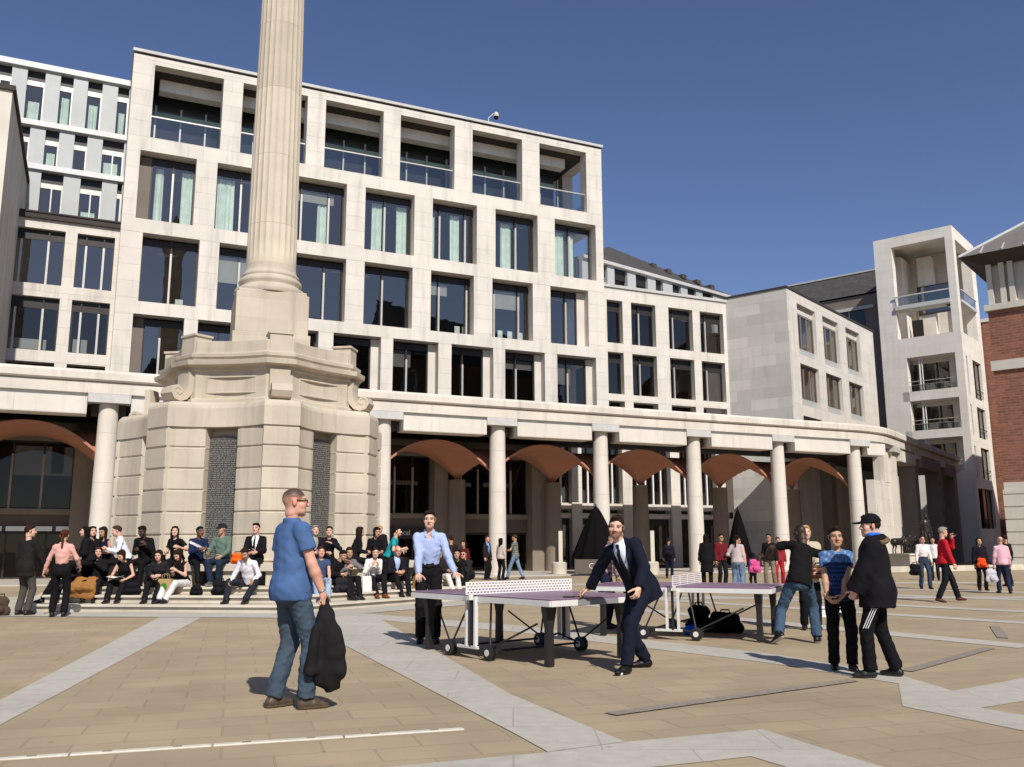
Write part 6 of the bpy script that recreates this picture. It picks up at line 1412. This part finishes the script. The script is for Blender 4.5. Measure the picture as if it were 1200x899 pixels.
# the camel coat laid across the knees of the woman on the steps, the book of the reader
x, y = hexp(E1, 4.72, -1.93)
ct = thing('coat', 'camel brown coat draped over the knees of the woman with long brown hair', 'coat', (x, y, 0), rad(8))
v = Vol((-.4, -.45, .1), (.4, .4, 1.0), .014); v.cap((-.13, .1, .66), (-.2, -.28, .42), .13, .16, .05, V3(.1, .6, 1), .35); v.cap((.12, .1, .66), (.1, -.26, .44), .13, .17, .05, V3(.1, .6, 1), .35); v.cap((-.22, -.28, .40), (.16, -.27, .36), .10, .11, .05, V3(0, 1, 0), .4); v.folds(.008, 31, (.08, .2))
sobj('cloth', [v.mesh()], cloth('#96693a'), ct)
b = MB(); b.tube([(-.18, -.36, .5), (.0, -.38, .47), (.16, -.35, .52)], .035, 10); b.obj('sleeve', cloth('#7d5630'), ct, smooth=True)
x, y = hexp(E1, 4.82, -1.20); bk_ = thing('book', 'open book on the lap of the woman in the black sleeveless dress', 'book', (x, y, .70), rad(-4))
b = MB(); b.quad((-.16, -.1, .03), (0, -.1, 0), (0, .1, .02), (-.16, .1, .05)); b.quad((0, -.1, 0), (.16, -.1, .03), (.16, .1, .05), (0, .1, .02)); b.obj('pages', mat('paper', (.7, .68, .62), .8, .05), bk_)
b = MB(); b.quad((-.17, -.11, .022), (0, -.11, -.008), (0, .11, .012), (-.17, .11, .042)); b.quad((0, -.11, -.008), (.17, -.11, .022), (.17, .11, .042), (0, .11, .012)); b.obj('cover', mat('book_cover', (.05, .05, .08), .6), bk_)

# ================================================================ bronze group on the pale plinth at the arcade corner
px_, py_ = 21.2, 48.4
pl = thing('statue_plinth', 'low pale stone plinth carrying the dark bronze group at the arcade corner', 'plinth', (px_, py_, 0), rad(25))
b = MB(); b.box(-1.3, 1.35, -.75, .75, 0, .80); b.box(-1.36, 1.41, -.81, .81, .803, .9); b.box(-4.5, 6.5, -1.6, -1.1, 0, .28); b.obj('block', STEP, pl, bevel=.02)
st = person('dark bronze statue of a standing figure behind a small flock on the pale plinth', px_ + .85, py_ + .45, -165, 2.15, .9, res='far', hair='bald', top='tee', topc='#222222', bot='trousers', botc='#222222', sleeve=.2, hR=(.35, .2, 1.15), name='bronze_statue')
st['root']['category'] = 'statue'
for o in list(st['root'].children):
    o.data.materials.clear(); o.data.materials.append(BRONZE)
b = MB(); b.tube([(.42, .28, 0), (.36, .2, 2.3)], .03); b.obj('staff', BRONZE, st['root'])
for k, (ax_, ay_, rz) in enumerate([(-1.0, -.35, 100), (-.45, -.1, 85), (.1, -.4, 95), (-.75, .4, 75), (.35, .05, 110)]):
    wx = px_ + ax_ * cos(rad(25)) - ay_ * sin(rad(25)); wy = py_ + ax_ * sin(rad(25)) + ay_ * cos(rad(25))
    t = thing('bronze_sheep', '%s bronze sheep of the flock on the pale plinth' % ('leftmost front', 'middle', 'third from the left front', 'rear left', 'rightmost')[k], 'statue', (wx, wy, .9), rad(rz - 140), 'bronze sheep on the plinth')
    v = Vol((-.3, -.62, -.02), (.3, .75, 1.05), .03)
    v.cap((0, -.32, .60), (0, .28, .62), .19, .18, .05); v.cap((0, .28, .68), (0, .46, .86), .11, .085, .06); v.cap((0, .45, .86), (0, .64, .78), .082, .055, .03)
    for sx in (-1, 1):
        v.cap((sx * .08, .25, .5), (sx * .08, .27, .26), .055, .035, .03); v.cap((sx * .08, .27, .26), (sx * .08, .26, .02), .035, .03, .01)
        v.cap((sx * .08, -.33, .52), (sx * .085, -.28, .32), .075, .042, .03); v.cap((sx * .085, -.28, .32), (sx * .085, -.36, .22), .038, .032, .01); v.cap((sx * .085, -.36, .22), (sx * .085, -.35, .02), .032, .03, .01)
        v.cap((sx * .06, .44, .92), (sx * .15, .42, .88), .03, .02, .01)
    v.cap((0, -.5, .66), (0, -.56, .48), .03, .025, .01); v.folds(.008, 40 + k, (.08, .2)); sobj('body', [v.mesh()], BRONZE, t)

# ================================================================ long gabled building on the far right, behind the viewer; the office windows mirror it
gb = thing('gabled_building', 'long brown brick building with gables standing out of view to the right of the square', 'building', (34, -62, 0), 0)
b = MB(); b.box(0, 26, 0, 70, 0, 23)
b.obj('wall', mat('shade_toned_brick', (.16, .10, .075), .85, .12, 2, joints=(.5, .16, .02, 1.2, .2, 'xz')), gb)  # brick colour darkened for the shade on its viewer-side face
b = MB()
for k in range(5):
    y0 = k * 14; b.add([(-.4, y0, 23.02), (-.4, y0 + 14, 23.02), (26.4, y0 + 14, 23.02), (26.4, y0, 23.02), (-.4, y0 + 7, 30.5), (26.4, y0 + 7, 30.5)], [(0, 4, 1), (3, 2, 5), (0, 3, 5, 4), (1, 4, 5, 2)])
    b.box(2, 3.4, y0 + 3, y0 + 4.2, 25, 32)
b.obj('roof', SLATE, gb)
for k in range(14):
    for z in (2, 7.5, 13, 18.2):
        f = MB(); f.box(-.06, .02, k * 5 + 1.4, k * 5 + 3.6, z, z + 3.4); fo = f.obj('window', BST, gb)
        p = MB(); p.box(-.09, -.062, k * 5 + 1.6, k * 5 + 3.4, z + .2, z + 3.2); p.obj('pane', GLASSD, fo)
